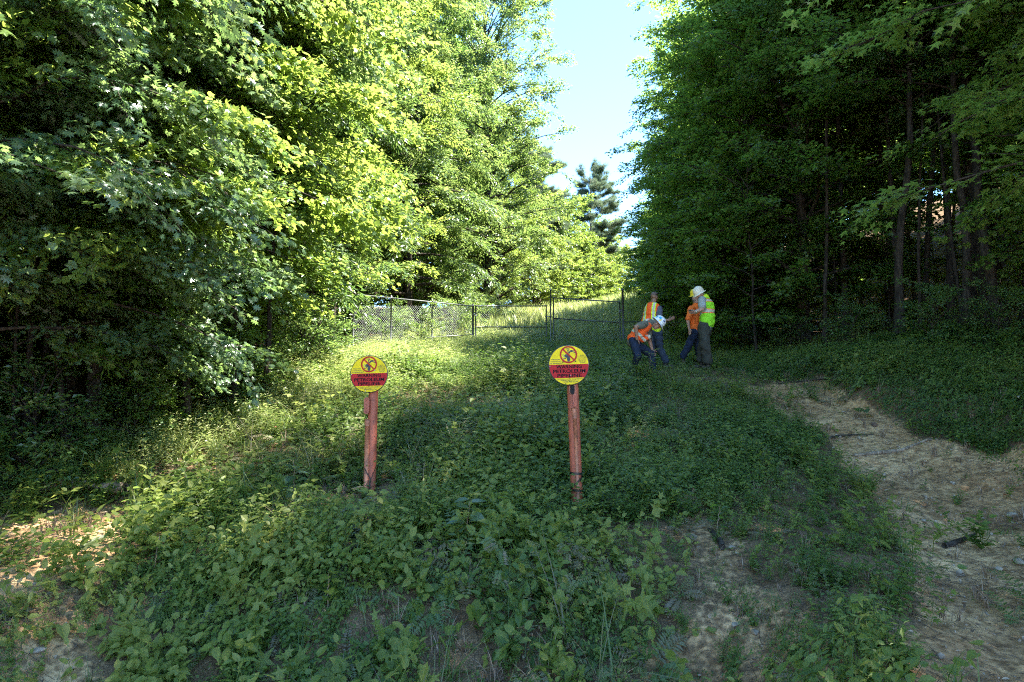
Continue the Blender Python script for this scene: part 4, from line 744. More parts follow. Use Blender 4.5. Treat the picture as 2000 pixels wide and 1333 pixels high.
    for (x, z, kind, rr) in holes:
        m_ = MB(); m_.lathe([(0, 0), (rr, 0), (rr * .9, .003), (0, .0035)], 12, [[1, 0, 0], [0, 0, -1], [0, 1, 0]]); m_.V = [v * 1. for v in m_.V]; o_ = ob('bolt', m_.mesh('bolt', M['bolt' if kind else 's_blk'], True), e); o_.location = (x * s, -.0105, z * s)
    return e
hs = [(-.066, .036, 0, .008), (.075, .04, 0, .008), (0, -.147, 0, .005), (-.043, -.21, 0, .005), (.058, -.205, 0, .005), (0, -.219, 0, .005), (.015, -.118, 1, .005), (.163, -.088, 1, .004), (0, .216, 1, .005), (.218, .004, 1, .005), (-.214, -.01, 1, .005)]
hs2 = [(-.066, .036, 0, .005), (.068, .042, 1, .008), (0, -.147, 0, .005), (-.043, -.208, 1, .006), (.048, -.208, 0, .005), (0, -.219, 0, .005), (.207, .006, 1, .006), (-.21, -.004, 1, .006), (0, .214, 0, .005)]
build_sign('round yellow and red warning sign on the right hand post, clean faced', 1111, 713.5, 7.78, .233, R_(-1.8), hs)
build_sign('round yellow and red warning sign with pale scuffs, on the left hand post', 721, 731, 8.35, .231, R_(-1.6), hs2)
m = simple('marker_paint', (.33, .082, .042), .6, .25, 9, .35, bscale=40)
nn, ll = m.node_tree.nodes, m.node_tree.links; b_ = [x for x in nn if x.type == 'BSDF_PRINCIPLED'][0]; src = b_.inputs['Base Color'].links[0].from_socket
nz = nn.new('ShaderNodeTexNoise'); nz.inputs['Scale'].default_value = 34; nz.inputs['Detail'].default_value = 4; tcx = nn.new('ShaderNodeTexCoord'); ll.new(tcx.outputs['Object'], nz.inputs['Vector'])
rp = nn.new('ShaderNodeValToRGB'); rp.color_ramp.elements[0].position = .66; rp.color_ramp.elements[1].position = .70; ll.new(nz.outputs[0], rp.inputs[0]); mxx = nn.new('ShaderNodeMix'); mxx.data_type = 'RGBA'; ll.new(rp.outputs[0], mxx.inputs[0]); ll.new(src, mxx.inputs[6]); mxx.inputs[7].default_value = (.05, .025, .02, 1); ll.new(mxx.outputs[2], b_.inputs['Base Color'])
M['marker'] = m; M['marker_lt'] = simple('marker_worn', (.34, .125, .065), .6, .35, 14, .4, bscale=50); M['tape'] = simple('tape', (.012, .012, .013), .35, .2, 20); M['hole'] = simple('hole', (.008, .006, .005), .9, .1, 5)
def strap(mb, pts, w_, up=(0, 0, 1)):
    P = np.array(pts, float); V = np.concatenate([P + np.array(up) * w_ / 2, P - np.array(up) * w_ / 2]); k = len(P); mb.add(V, [(i, i + 1, k + i + 1, k + i) for i in range(k - 1)])
# right post
Yp = 7.86; top = at(1116.5, 700, Yp); bot = at(1127, 975, Yp); e = thing('marker_post', 'rust red pipe post with a dark hole near its top, under the right hand sign', 'post', (bot[0], Yp, float(h(bot[0], Yp)))); O = np.array(e.location)
T_ = top - O; Bm = bot - O; Bm = Bm + (Bm - T_) * .12; rr = .066; mb = MB(); q = np.linspace(0, 1, 16)[:, None]; mb.tube(T_ + (Bm - T_) * q, rr, 24); ob('pipe', mb.mesh('pipe', M['marker'], True), e)
ax = (Bm - T_) / np.linalg.norm(Bm - T_); L_ = np.linalg.norm(bot - top)
def on(f_, dx=0, dy=0): return T_ + ax * f_ * L_ + np.array([dx, dy, 0])
mb = MB(); mb.tube([on(.40, .004, -rr - .008), on(.7, .006, -rr - .008), on(1.1, .006, -rr - .008)], [.021, .021, .021], 12); mb.tube([on(.355, -.006, -rr - .012), on(.37, -.004, -rr - .012), on(.41, .002, -rr - .012), on(.43, .004, -rr - .01)], [.027, .03, .03, .023], 12); ob('conduit', mb.mesh('conduit', M['marker_lt'], True), e)
mb = MB(); a = np.linspace(0, 2 * np.pi, 24, endpoint=False); R90 = [[1, 0, 0], [0, 0, -1], [0, 1, 0]]
def capsule(mb, c, w_, hh, y_, th):
    pts = [(c[0] + w_ * math.cos(t) * 1, c[2] + (hh if math.sin(t) >= 0 else -hh) + w_ * math.sin(t)) for t in a]; F_2 = [(x, c[1] + y_, z) for x, z in pts]; B_2 = [(x, c[1] + y_ + th, z) for x, z in pts]; k = len(pts); V = np.array(F_2 + B_2 + [(c[0], c[1] + y_, c[2])]); mb.add(V, [(i, (i + 1) % k, k + (i + 1) % k, k + i) for i in range(k)]); mb.add(V, [(2 * k, (i + 1) % k, i) for i in range(k)])
c_ = on(.225, -.012, -rr); mm = MB(); capsule(mm, c_, .034, .03, -.008, .03); ob('collar', mm.mesh('collar', M['marker_lt'], True), e); mm = MB(); capsule(mm, c_ + [0, 0, -.004], .026, .03, -.011, .01); ob('opening', mm.mesh('opening', M['hole']), e)
c_ = on(.30, .008, -rr); mm = MB(); capsule(mm, c_, .021, .05, -.034, .03)
for dz in (-.045, -.022, 0, .022, .045): mm.lathe([(0, .004), (.006, .003), (.008, -.004)], 8, R90, c_ + [0, -.036, dz])
ob('terminal_head', mm.mesh('terminal_head', M['marker'], True), e)
def wrap(f0, f1, n_=14, rr_=rr + .006, half=True):
    t_ = np.linspace(math.pi * 1.02, math.pi * 1.98, n_) if half else np.linspace(0, 2 * math.pi, n_); return [on(f0 + (f1 - f0) * i / (n_ - 1), rr_ * math.cos(t_[i]), rr_ * 1.35 * math.sin(t_[i]) - .004) for i in range(n_)]
mb = MB(); strap(mb, wrap(.815, .82), .026); strap(mb, wrap(.93, .825), .026); strap(mb, wrap(.93, .94), .022); ob('tape', mb.mesh('tape', M['tape'], True), e)
# left post
Yp = 8.43; top = at(729, 720, Yp); bot = at(722, 965, Yp); e = thing('marker_post', 'rust red post with bolted conduit head at its side, under the left sign', 'post', (bot[0], Yp, float(h(bot[0], Yp)))); O = np.array(e.location)
T_ = top - O + [.010, 0, 0]; Bm = bot - O + [.012, 0, 0]; Bm = Bm + (Bm - T_) * .12; rr = .058; mb = MB(); mb.tube(T_ + (Bm - T_) * q, rr, 24); ob('pipe', mb.mesh('pipe', M['marker'], True), e); ax = (Bm - T_) / np.linalg.norm(Bm - T_); L_ = np.linalg.norm(bot - top)
mb = MB(); mb.tube([on(.43, -.052, -.05), on(.7, -.05, -.05), on(1.1, -.05, -.05)], .030, 12); mb.tube([on(.405, -.052, -.05), on(.42, -.052, -.05), on(.45, -.052, -.05), on(.46, -.052, -.05)], [.03, .036, .036, .03], 12); ob('conduit', mb.mesh('conduit', M['marker_lt'], True), e)
c_ = on(.30, -.062, -.05); mm = MB(); capsule(mm, c_, .034, .068, -.035, .06)
for dz in (-.07, -.025, .02, .065): mm.lathe([(0, .006), (.008, .005), (.011, -.004)], 10, R90, c_ + [0, -.036, dz])
ob('terminal_head', mm.mesh('terminal_head', M['marker'], True), e)
mb = MB(); strap(mb, [on(.795, -.088, -.04), on(.80, -.06, -.088), on(.85, -.02, -.07), on(.885, .01, -.063), on(.84, .035, -.055), on(.77, .062, -.01)], .022); strap(mb, [on(.885, .0, -.066), on(.93, .0, -.066), on(.99, .004, -.066)], .016, (1, 0, 0)); ob('tape', mb.mesh('tape', M['tape'], True), e)
# ------------------------------------------------------------------ people
def voxel_mesh(blobs, vox, name, mats, it=3, wr=0, seed=0, midx=None):
    """one continuous surface round many ellipsoids"""
    Vb, Fb, n0 = [], [], 0; bm = bmesh.new(); bmesh.ops.create_icosphere(bm, subdivisions=2, radius=1); U = np.array([v.co[:] for v in bm.verts]); UF = np.array([[v.index for v in f.verts] for f in bm.faces]); bm.free()
    for c, A in blobs: Vb.append(U @ np.asarray(A).T + np.asarray(c)); Fb.append(UF + n0); n0 += len(U)
    me = mesh_np('t', np.concatenate(Vb), np.concatenate(Fb), []); o_ = bpy.data.objects.new('t', me); C.objects.link(o_)
    md = o_.modifiers.new('r', 'REMESH'); md.mode = 'VOXEL'; md.voxel_size = vox; sm = o_.modifiers.new('s', 'SMOOTH'); sm.iterations = it; sm.factor = .6
    dg = bpy.context.evaluated_depsgraph_get(); m2 = bpy.data.meshes.new_from_object(o_.evaluated_get(dg)); bpy.data.objects.remove(o_); bpy.data.meshes.remove(me); m2.name = name; m2.materials.clear()
    for m_ in mats: m2.materials.append(m_)
    k = len(m2.vertices); V = np.empty(k * 3); m2.vertices.foreach_get('co', V); V = V.reshape(-1, 3)
    if wr:
        N = np.empty(k * 3); m2.vertices.foreach_get('normal', N); N = N.reshape(-1, 3); r_ = rs(seed + 5); d = np.zeros(k)
        for i in range(9):
            f_ = r_.normal(0, 1, 3) * np.array([14, 14, 30]); d += np.sin(V @ f_ + r_.uniform(0, 6) + 1.5 * np.sin(V @ (r_.normal(0, 1, 3) * 9))) / 9
        V = V + N * (wr * 2.2 * d)[:, None]; m2.vertices.foreach_set('co', V.ravel())
    nf = len(m2.polygons); m2.polygons.foreach_set('use_smooth', np.ones(nf, bool))
    if midx is not None:
        cc = np.empty(nf * 3); m2.polygons.foreach_get('center', cc); m2.polygons.foreach_set('material_index', midx(cc.reshape(-1, 3)).astype(np.int32))
    m2.update(); return m2
def ell(c, r_, ax=None):
    A = np.diag(r_) if ax is None else np.asarray(ax).T * np.asarray(r_); return (np.asarray(c, float), A)
def seg(p, q, r1, r2, lat=None, flat=1.0):
    """tapered limb; with lat (side axis) and flat<1 an oval cross-section, r = half width"""
    p = np.asarray(p, float); q = np.asarray(q, float); L = np.linalg.norm(q - p); n_ = max(int(L / (min(r1, r2) * .35)), 3); out = []
    for t in np.linspace(0, 1, n_):
        r_ = r1 + (r2 - r1) * t; c = p + (q - p) * t
        if lat is None: out.append(ell(c, (r_,) * 3))
        else:
            ax = (q - p) / L; l_ = np.asarray(lat, float); l_ = unit(l_ - ax * (l_ @ ax)); d = np.cross(ax, l_); out.append(ell(c, (r_, r_ * flat, r_ * flat), [l_, d, ax]))
    return out
def chain(pts, rad, **k):
    o_ = []
    for i in range(len(pts) - 1): o_ += seg(pts[i], pts[i + 1], rad[i], rad[i + 1], **k)
    return o_
def frame(up, fwd):
    up = unit(np.asarray(up, float)); fwd = np.asarray(fwd, float); fwd = unit(fwd - up * (up @ fwd)); return np.cross(fwd, up), fwd, up   # right, forward, up
def head(c, up, fwd):
    rt, fw, u = frame(up, fwd); c = np.asarray(c, float); P = lambda a, b, d: c + rt * a + fw * b + u * d; X = [rt, fw, u]
    return [ell(P(0, -.01, .025), (.076, .096, .092), X), ell(P(0, .025, -.02), (.066, .072, .08), X), ell(P(0, .045, -.075), (.046, .045, .036), X), ell(P(0, .088, -.022), (.012, .020, .022), X), ell(P(0, .094, -.035), (.016, .016, .011), X), ell(P(0, .078, .022), (.055, .016, .012), X), ell(P(0, .078, -.062), (.026, .013, .009), X),
            ell(P(.077, -.005, -.015), (.010, .022, .033), X), ell(P(-.077, -.005, -.015), (.010, .022, .033), X), ell(P(.035, .06, -.03), (.025, .022, .03), X), ell(P(-.035, .06, -.03), (.025, .022, .03), X)]
def hand(wr, d, side, curl=.5, spread=.12):
    """palm, four unequal bent fingers and a thumb leaving the side of the palm"""
    d = unit(np.asarray(d, float)); s_ = np.asarray(side, float); s_ = unit(s_ - d * (s_ @ d)); n_ = np.cross(d, s_); wr = np.asarray(wr, float); o_ = []
    o_ += [ell(wr + d * .05, (.041, .016, .052), [s_, n_, d]), ell(wr + d * .02, (.030, .019, .03), [s_, n_, d])]
    for i, (off, L) in enumerate(((-.030, .060), (-.010, .075), (.011, .080), (.031, .070))):
        b0 = wr + d * .088 + s_ * off; a = 0; q = [b0]; dd = unit(d + s_ * off * spread * 25)
        for j in range(3): a += curl * (.5 + .15 * i * 0); v = dd * math.cos(a) + n_ * math.sin(a); q.append(q[-1] + v * L * (.45, .32, .23)[j])
        o_ += chain(q, [.0095, .0088, .008, .0068])
    b0 = wr + d * .03 + s_ * .035; o_ += chain([b0, b0 + d * .028 + s_ * .03 + n_ * .01, b0 + d * .062 + s_ * .04 + n_ * .026], [.012, .0105, .0085]); return o_
M['skin'] = simple('skin', (.42, .24, .17), .55, .12, 18); M['skin_tan'] = simple('skin_tan', (.30, .16, .105), .55, .12, 18); M['skin_dark'] = simple('skin_dark', (.22, .125, .085), .5, .12, 18)
def cloth(name, c, v=.12, rough=.85): return simple(name, c, rough, v, 9, .25, spec=.2, bscale=120)
M['hi_orange'] = cloth('hi_orange', (.90, .115, .02), .06, .7); M['hi_lime'] = cloth('hi_lime', (.28, .72, .03), .06, .7); M['lime_trim'] = cloth('lime_trim', (.62, .85, .03), .05, .7); M['reflect'] = cloth('reflect', (.52, .50, .40), .08, .4); M['orange_trim'] = cloth('orange_trim', (.85, .17, .05), .06, .7)
M['shirt_orange'] = cloth('shirt_orange', (.88, .17, .03), .08); M['shirt_olive'] = cloth('shirt_olive', (.13, .125, .095), .1); M['shirt_grey'] = cloth('shirt_grey', (.085, .085, .115), .1); M['shirt_pale'] = cloth('shirt_pale', (.30, .32, .31), .08)
M['jeans'] = cloth('jeans', (.016, .024, .048), .3); M['jeans2'] = cloth('jeans_faded', (.028, .038, .06), .3); M['khaki'] = cloth('khaki', (.042, .044, .037), .12); M['boot'] = simple('boot', (.04, .03, .022), .7, .2, 20); M['black'] = simple('black', (.01, .01, .011), .5, .2, 20)
M['hat_white'] = simple('hat_white', (.72, .74, .74), .25, .04, 6); M['hat_cream'] = simple('hat_cream', (.74, .66, .52), .25, .06, 6); M['hat_yel'] = simple('hat_yellow', (.78, .55, .03), .3, .05, 6); M['hair'] = simple('hair', (.03, .024, .02), .8, .3, 60); M['hair_grey'] = simple('hair_grey', (.16, .14, .12), .8, .3, 60)
M['eye'] = simple('eye', (.02, .015, .012), .2, .1, 10); M['st_blue'] = simple('st_blue', (.05, .33, .55), .4, .2, 30); M['st_navy'] = simple('st_navy', (.03, .05, .2), .4, .2, 30); M['glass_dark'] = simple('lens', (.01, .01, .012), .08, .1, 10)
def hard_hat(e, O, c, up, fwd, mt, brim_f=.055, brim=.03, full=True, stickers=False):
    rt, fw, u = frame(up, fwd); B = np.stack([rt, fw, u], 1); mb = MB(); sides = 36; a = np.linspace(0, 2 * np.pi, sides, endpoint=False); prof = [(1.0, 0), (1.0, .02), (.985, .055), (.93, .09), (.8, .122), (.6, .145), (.35, .158), (.12, .163), (0.001, .164)]
    V = []
    for k_, (rr_, z) in enumerate([(None, -.012), (None, -.004)] + prof):
        for t in a:
            bx, by = .108 * math.cos(t), .132 * math.sin(t)
            if rr_ is None: ex_ = (brim + (brim_f - brim) * max(0, math.sin(t)) ** 2) * (1 if z < -.008 else .97); f_ = math.hypot(bx, by); V.append((bx * (1 + ex_ / f_), by * (1 + ex_ / f_), z - .012 * max(0, math.sin(t))))
            else: rg = 1 + .03 * (abs(math.cos(t)) < .12) * (z > .03); V.append((bx * rr_, by * rr_, z * rg))
    V.append((0, 0, -.002)); n_ = 2 + len(prof); F = [(i * sides + j, i * sides + (j + 1) % sides, (i + 1) * sides + (j + 1) % sides, (i + 1) * sides + j) for i in range(n_ - 1) for j in range(sides)]
    V = np.array(V); c = np.asarray(c, float) - O; mb.add(V @ B.T + c, F); mb.add(V @ B.T + c, [(len(V) - 1, (j + 1) % sides, j) for j in range(sides)]); o_ = ob('hard_hat', mb.mesh('hard_hat', mt, True), e)
    if stickers:
        for th, z0, w_, h_, mk in stickers:
            s_ = MB(); q = np.linspace(-.5, .5, 6); P = []
            for zz in (z0 - h_ / 2, z0, z0 + h_ / 2):
                rr_ = np.interp(zz, [p[1] for p in prof], [p[0] for p in prof]) * 1.022
                for i in q: t = th + i * w_; P.append((.108 * math.cos(t) * rr_, .132 * math.sin(t) * rr_, zz + .002))
            s_.add(np.array(P) @ B.T + c, [(r0 * 6 + i, r0 * 6 + i + 1, (r0 + 1) * 6 + i + 1, (r0 + 1) * 6 + i) for r0 in (0, 1) for i in range(5)]); ob('sticker', s_.mesh('sticker', M[mk], True), o_)
def person(label, foot, parts, skin):
    e = thing('person', label, 'person', foot); O = np.array(e.location)
    def add(name, blobs, vox, mats, parent=e, **k): return ob(name, voxel_mesh([(c - O, A) for c, A in blobs], vox, name, mats, **k), parent)
    return e, O, add
def mkP(Y0): return lambda cx, cy, dy=0.: at(1200 + cx / 6.664, 540 + cy / 6.664, Y0 + dy)
def boots(e, add, feet):
    for (ank, d) in feet:
        d = unit(np.array([d[0], d[1], 0.])); x, y = ank[0], ank[1]; g = float(h(x, y)); a = np.array([x, y, g + .05]); add('boot', seg(a + [0, 0, .09], a - d * .03, .052, .045) + seg(a - d * .05, a + d * .15, .042, .034) + seg(a + d * .02 - [0, 0, .01], a + d * .13 - [0, 0, .01], .044, .04), .012, [M['boot']])
# --- man bending forward in the orange vest
Yp = 14.35; P = mkP(Yp); lat = np.array([.12, -.99, 0])
neckb, hip = P(448, 610), P(232, 858); kR, aR = P(300, 1035, -.22), P(262, 1225, -.02); kL, aL = P(478, 1010, .22), P(505, 1215, .28)
hR, hL = hip + [.03, -.10, 0], hip + [.06, .11, -.02]; shR, shL = P(392, 625, -.19), P(440, 668, .17); elR, wrR = P(278, 660, -.34), P(292, 812, -.26); elL, wrL = P(462, 860, .26), P(492, 960, .24)
sp_ = [hip, hip * .55 + neckb * .45 + [-.015, 0, .035], neckb]; hc = P(548, 622, -.02); hup = np.array([.76, -.05, .62]); hfw = np.array([.66, -.10, -.72])
e, O, add = person('man in orange vest and white stickered hard hat bending over, hand on knee', (aR[0], aR[1], float(h(aR[0], aR[1]))), None, 'skin_tan')
tor = chain(sp_, [.145, .15, .13], lat=lat, flat=.72)
add('body', head(hc, hup, hfw) + seg(neckb, hc + [-.02, 0, -.02], .06, .058) + tor + chain([shR, elR, wrR], [.055, .046, .032]) + chain([shL, elL, wrL], [.055, .046, .032]) + hand(wrR, P(325, 860, -.16) - wrR, (.3, -.5, -.6), .45) + hand(wrL, P(520, 1020, .2) - wrL, (.9, -.3, .2), .55) + chain([hR, kR, aR], [.085, .06, .045]) + chain([hL, kL, aL], [.085, .06, .045]), .0085, [M['skin_tan']])
add('trousers', ell_l := (seg(hip + [.03, -.06, .01], hip + [.03, .07, .01], .125, .125) + chain([hR, kR, aR + [0, 0, .03]], [.112, .088, .074]) + chain([hL, kL, aL + [0, 0, .03]], [.112, .088, .074])), .014, [M['jeans']], wr=.013, seed=1)
add('shirt', chain(sp_, [.155, .165, .135], lat=lat, flat=.76) + seg(shR, shR + (elR - shR) * .62, .082, .078) + seg(shL, shL + (elL - shL) * .6, .08, .072) + seg(neckb, neckb + (hc - neckb) * .25, .085, .068), .013, [M['shirt_olive']], wr=.004, seed=2)
axv = unit(neckb - hip); LT = np.linalg.norm(neckb - hip)
def vest1(c):
    d = c + O - hip; t = d @ axv / LT; w_ = np.cross(axv, lat); f_ = d @ w_; m_ = np.zeros(len(c)); band = (t > .30) & (t < .40); m_[band] = 1; side = d @ lat
    m_[(t > .52) & (abs(abs(side) - .10) < .028) & (f_ < 0)] = 1; m_[(t > .52) & (abs(abs(side) - .09) < .025) & (f_ > 0)] = 1; return m_
add('vest', chain([hip + axv * .06 + [0, 0, .02], sp_[1] + [.005, 0, -.01], neckb - axv * .02], [.178, .185, .135], lat=lat, flat=.82) + seg(P(380, 830, -.03), P(430, 790, .02), .10, .10, lat=lat, flat=.6), .011, [M['hi_orange'], M['reflect']], wr=.010, seed=3, midx=vest1)
hard_hat(e, O, hc + unit(hup) * .045, hup, hfw, M['hat_white'], .05, .032, stickers=[(-.35, .085, .5, .05, 'st_blue'), (-.05, .05, .28, .06, 'hat_yel'), (.55, .10, .45, .03, 'st_navy'), (-1.0, .05, .4, .04, 'st_blue')])
boots(e, add, [(aR, (1, -.3)), (aL, (1, .1))]); rt, fw, u = frame(hup, hfw); add('hair', [ell(hc - fw * .05 + u * .0, (.082, .06, .07), [rt, fw, u])], .01, [M['hair_grey']])
mb = MB(); q0 = neckb - O; mb.tube([q0 + axv * 0 + [.04, -.06, -.1], q0 + [.07, -.05, -.2], q0 + [.06, 0, -.28]], .006, 6); mb.box(q0 + [.06, 0, -.33], (.01, .06, .09)); ob('lanyard', mb.mesh('lanyard', M['black']), e)
# --- tall man pointing
Yp = 15.75; P = mkP(Yp); lat = unit(np.array([.80, -.60, 0])); hip = P(520, 735); neckb = P(497, 380); ch = P(488, 455)
hL, hR = hip - lat * .09, hip + lat * .09; kR, aR = P(590, 925, -.05), P(668, 1120, -.1); kL, aL = P(515, 925, .1), P(478, 1120, .15); shR, shL = neckb + lat * .16 + [0, 0, -.10], neckb - lat * .15 + [0, 0, -.10]
elR, wrR = P(585, 575, -.22), P(702, 572, -.2); elL, wrL = shL + [-.06, .12, -.26], shL + [.06, .28, -.36]
e, O, add = person('tall bare headed man in orange and lime vest seen from behind, pointing right', (aR[0], aR[1], float(h(aR[0], aR[1]))), None, 'skin_dark')
hc = P(518, 268); hup = (.03, 0, 1); hfw = np.array([.62, .78, -.05]); sp_ = [hip, P(492, 590), ch, neckb + [0, 0, -.03]]
add('body', head(hc, hup, hfw) + seg(neckb + [0, 0, -.02], hc, .064, .062) + chain(sp_, [.14, .145, .16, .10], lat=lat, flat=.66) + chain([shR, elR, wrR], [.056, .046, .031]) + chain([shL, elL, wrL], [.056, .046, .031]) + hand(wrR, P(785, 532, -.2) - wrR, (.0, -.3, 1), .08) + hand(wrL, (.3, .5, -.2), (0, 0, 1), .5) + chain([hR, kR, aR], [.085, .06, .045]) + chain([hL, kL, aL], [.085, .06, .045]), .0085, [M['skin_dark']])
add('trousers', seg(hip - lat * .06, hip + lat * .06, .13, .13) + chain([hR, kR, aR + [0, 0, .03]], [.112, .088, .082]) + chain([hL, kL, aL + [0, 0, .03]], [.112, .088, .082]), .014, [M['jeans2']], wr=.013, seed=4)
add('shirt', chain([hip + [0, 0, .05]] + sp_[1:], [.155, .155, .17, .11], lat=lat, flat=.72) + seg(shR, shR + (elR - shR) * .72, .085, .078) + seg(shL, shL + (elL - shL) * .7, .085, .078) + seg(neckb + [0, 0, -.05], neckb + [0, 0, .01], .09, .072), .013, [M['shirt_grey']], wr=.004, seed=5)
def vest2(c):
    s_ = (c + O - ch) @ lat; f_ = (c + O - ch) @ np.cross(lat, UP); a_ = abs(s_ + .01); m_ = np.zeros(len(c)); m_[(a_ > .065) & (a_ < .15)] = 1; m_[(a_ > .085) & (a_ < .13)] = 2; t = (c + O - ch)[:, 2]; m_[(t < -.42)] = 1; return m_
add('vest', chain([P(468, 620), P(474, 555), ch + [0, 0, .02], neckb + [0, 0, -.05], neckb + [0, 0, -.02]], [.235, .215, .205, .185, .10], lat=lat, flat=.78) + seg(P(560, 690, -.1), P(560, 600, -.08), .09, .12), .010, [M['hi_orange'], M['lime_trim'], M['reflect']], wr=.008, seed=6, midx=vest2)
boots(e, add, [(aR, (.9, -.2)), (aL, (.3, .9))]); rt, fw, u = frame(hup, hfw); mb = MB(); q0 = hc - O + u * .06
t_ = np.linspace(-2.2, 2.2, 14); mb.tube([q0 + rt * .083 * math.sin(x) + fw * (.09 * math.cos(x) - .005) + u * .03 * math.cos(x) for x in t_], .006, 6)
for sg in (-1, 1): mb.box(q0 + rt * .035 * sg + fw * .085 + u * .035, (.05, .02, .03))
ob('sunglasses', mb.mesh('sunglasses', M['black'], True), e); add('hair', [ell(hc + u * .035 - fw * .014, (.0775, .094, .084), [rt, fw, u])], .008, [simple('stubble', (.13, .085, .065), .7, .15, 60)])
# --- man in the orange shirt, mostly hidden
Yp = 16.3; P = mkP(Yp); lat = unit(np.array([.5, .86, 0])); hip = P(1050, 735); neckb = P(1058, 372); ch = P(1050, 470); hL, hR = hip + [-.03, -.09, -.02], hip + [.03, .09, -.02]
kL, aL = P(958, 920, -.05), P(895, 1060, 0); kR, aR = P(1085, 915, .1), P(1120, 1090, .2); shL, shR = P(1010, 425, -.14), P(1095, 425, .16); elL, wrL = P(955, 575, -.2), P(972, 680, -.2); elR, wrR = P(1120, 560, .25), P(1080, 640, .1)
e, O, add = person('bearded man in orange t-shirt and yellow hard hat behind the lime vest', (aL[0], aL[1], float(h(aL[0], aL[1]))), None, 'skin')
hc = P(1056, 272); hup = (-.1, -.05, 1); hfw = np.array([-.93, -.3, -.2]); sp_ = [hip, P(1038, 600), ch, neckb + [0, 0, -.04]]
add('body', head(hc, hup, hfw) + seg(neckb + [0, 0, -.02], hc, .062, .06) + chain(sp_, [.14, .15, .16, .10], lat=lat, flat=.75) + chain([shL, elL, wrL], [.055, .045, .031]) + chain([shR, elR, wrR], [.055, .045, .031]) + hand(wrL, (.15, -.1, -1), (.5, -.8, 0), .4) + hand(wrR, (-.5, -.6, -.2), (0, 0, 1), .5) + chain([hR, kR, aR], [.085, .06, .045]) + chain([hL, kL, aL], [.085, .06, .045]), .0085, [M['skin']])
add('trousers', seg(hip - lat * .05, hip + lat * .06, .13, .13) + chain([hR, kR, aR + [0, 0, .03]], [.112, .088, .08]) + chain([hL, kL, aL + [0, 0, .03]], [.115, .088, .08]), .014, [M['jeans']], wr=.013, seed=7)
add('shirt', chain([hip + [-.01, 0, .03]] + sp_[1:], [.175, .175, .175, .11], lat=lat, flat=.82) + seg(shL, shL + (elL - shL) * .85, .085, .082) + seg(shR, shR + (elR - shR) * .8, .085, .082) + seg(neckb + [0, 0, -.06], neckb + [0, 0, .0], .09, .072), .013, [M['shirt_orange']], wr=.012, seed=8)
rt, fw, u = frame(hup, hfw); hard_hat(e, O, hc + u * .04, hup, hfw, M['hat_yel'], .05, .02); add('beard', [ell(hc + fw * .05 - u * .075, (.058, .045, .045), [rt, fw, u]), ell(hc + fw * .085 - u * .05, (.03, .016, .02), [rt, fw, u])], .008, [M['hair_grey']])
boots(e, add, [(aL, (-.9, -.3)), (aR, (-.6, .3))]); mb = MB(); mb.tube([hc - O + rt * x + fw * .088 + u * .018 for x in (-.06, 0, .06)], .012, 8); ob('sunglasses', mb.mesh('sunglasses', M['glass_dark'], True), e)
# --- man in the lime vest looking at his phone
Yp = 15.5; P = mkP(Yp); lat = unit(np.array([.62, .78, 0])); hip = P(1180, 662); neckb = P(1160, 262); ch = P(1195, 390); hL, hR = hip - lat * .09, hip + lat * .09
kL, aL = P(1182, 890, -.12), P(1212, 1105, -.05); kR, aR = P(1145, 885, .12), P(1132, 1090, .2); shL, shR = P(1140, 305, -.16), P(1175, 310, .18); elL, wrL = P(1142, 425, -.26), P(1052, 462, -.24); elR, wrR = P(1130, 430, .1), P(1050, 480, -.05)
e, O, add = person('man in lime vest, grey trousers and cream hard hat, head bowed over phone', (aL[0], aL[1], float(h(aL[0], aL[1]))), None, 'skin')
hc = P(1112, 238, -.05); hup = np.array([.10, .12, .96]); hup = np.array([-.46, -.12, .88]); hfw = np.array([-.80, -.25, -.66]); sp_ = [hip, P(1205, 540), ch, neckb + [.01, 0, -.03]]
add('body', head(hc, hup, hfw) + seg(neckb + [0, 0, -.01], hc + [.01, 0, 0], .066, .064) + chain(sp_, [.15, .155, .165, .10], lat=lat, flat=.78) + chain([shL, elL, wrL], [.060, .052, .033]) + chain([shR, elR, wrR], [.058, .048, .033]) + hand(wrL, P(1005, 452, -.2) - wrL, (.1, .7, .5), .35) + hand(wrR, (-.8, -.4, .1), (0, 0, 1), .5) + chain([hR, kR, aR], [.09, .065, .048]) + chain([hL, kL, aL], [.09, .065, .048]), .0085, [M['skin']])
add('trousers', seg(hip - lat * .06, hip + lat * .06, .15, .15) + chain([hR, kR, aR + [0, 0, .02]], [.135, .108, .108]) + chain([hL, kL, aL + [0, 0, .02]], [.14, .115, .118]), .014, [M['khaki']], wr=.016, seed=9)
add('shirt', chain([hip + [0, 0, .0], P(1195, 560), ch, neckb + [.01, 0, -.035]], [.178, .175, .175, .10], lat=lat, flat=.86) + seg(shL, shL + (elL - shL) * .7, .092, .088) + seg(shR, shR + (elR - shR) * .7, .09, .085) + seg(neckb + [.01, 0, -.05], neckb + [0, 0, .0], .09, .074), .013, [M['shirt_pale']], wr=.005, seed=10)
def vest4(c):
    d = c + O - ch; z = d[:, 2]; bk = (c + O - ch) @ np.cross(lat, UP); m_ = np.zeros(len(c)); m_[(z > -.175) & (z < -.075)] = 1; m_[(z > -.155) & (z < -.095)] = 2; k = z - .0; m_[(z > .085) & (z < .165)] = 1; m_[(z > .105) & (z < .145)] = 2; m_[z > .2] = 3; return m_
add('vest', chain([P(1205, 600, .0), P(1210, 520), ch + [.015, 0, 0], neckb + [.03, 0, -.04]], [.20, .195, .19, .115], lat=lat, flat=.9), .010, [M['hi_lime'], M['orange_trim'], M['reflect'], M['lime_trim']], wr=.010, seed=11, midx=vest4)
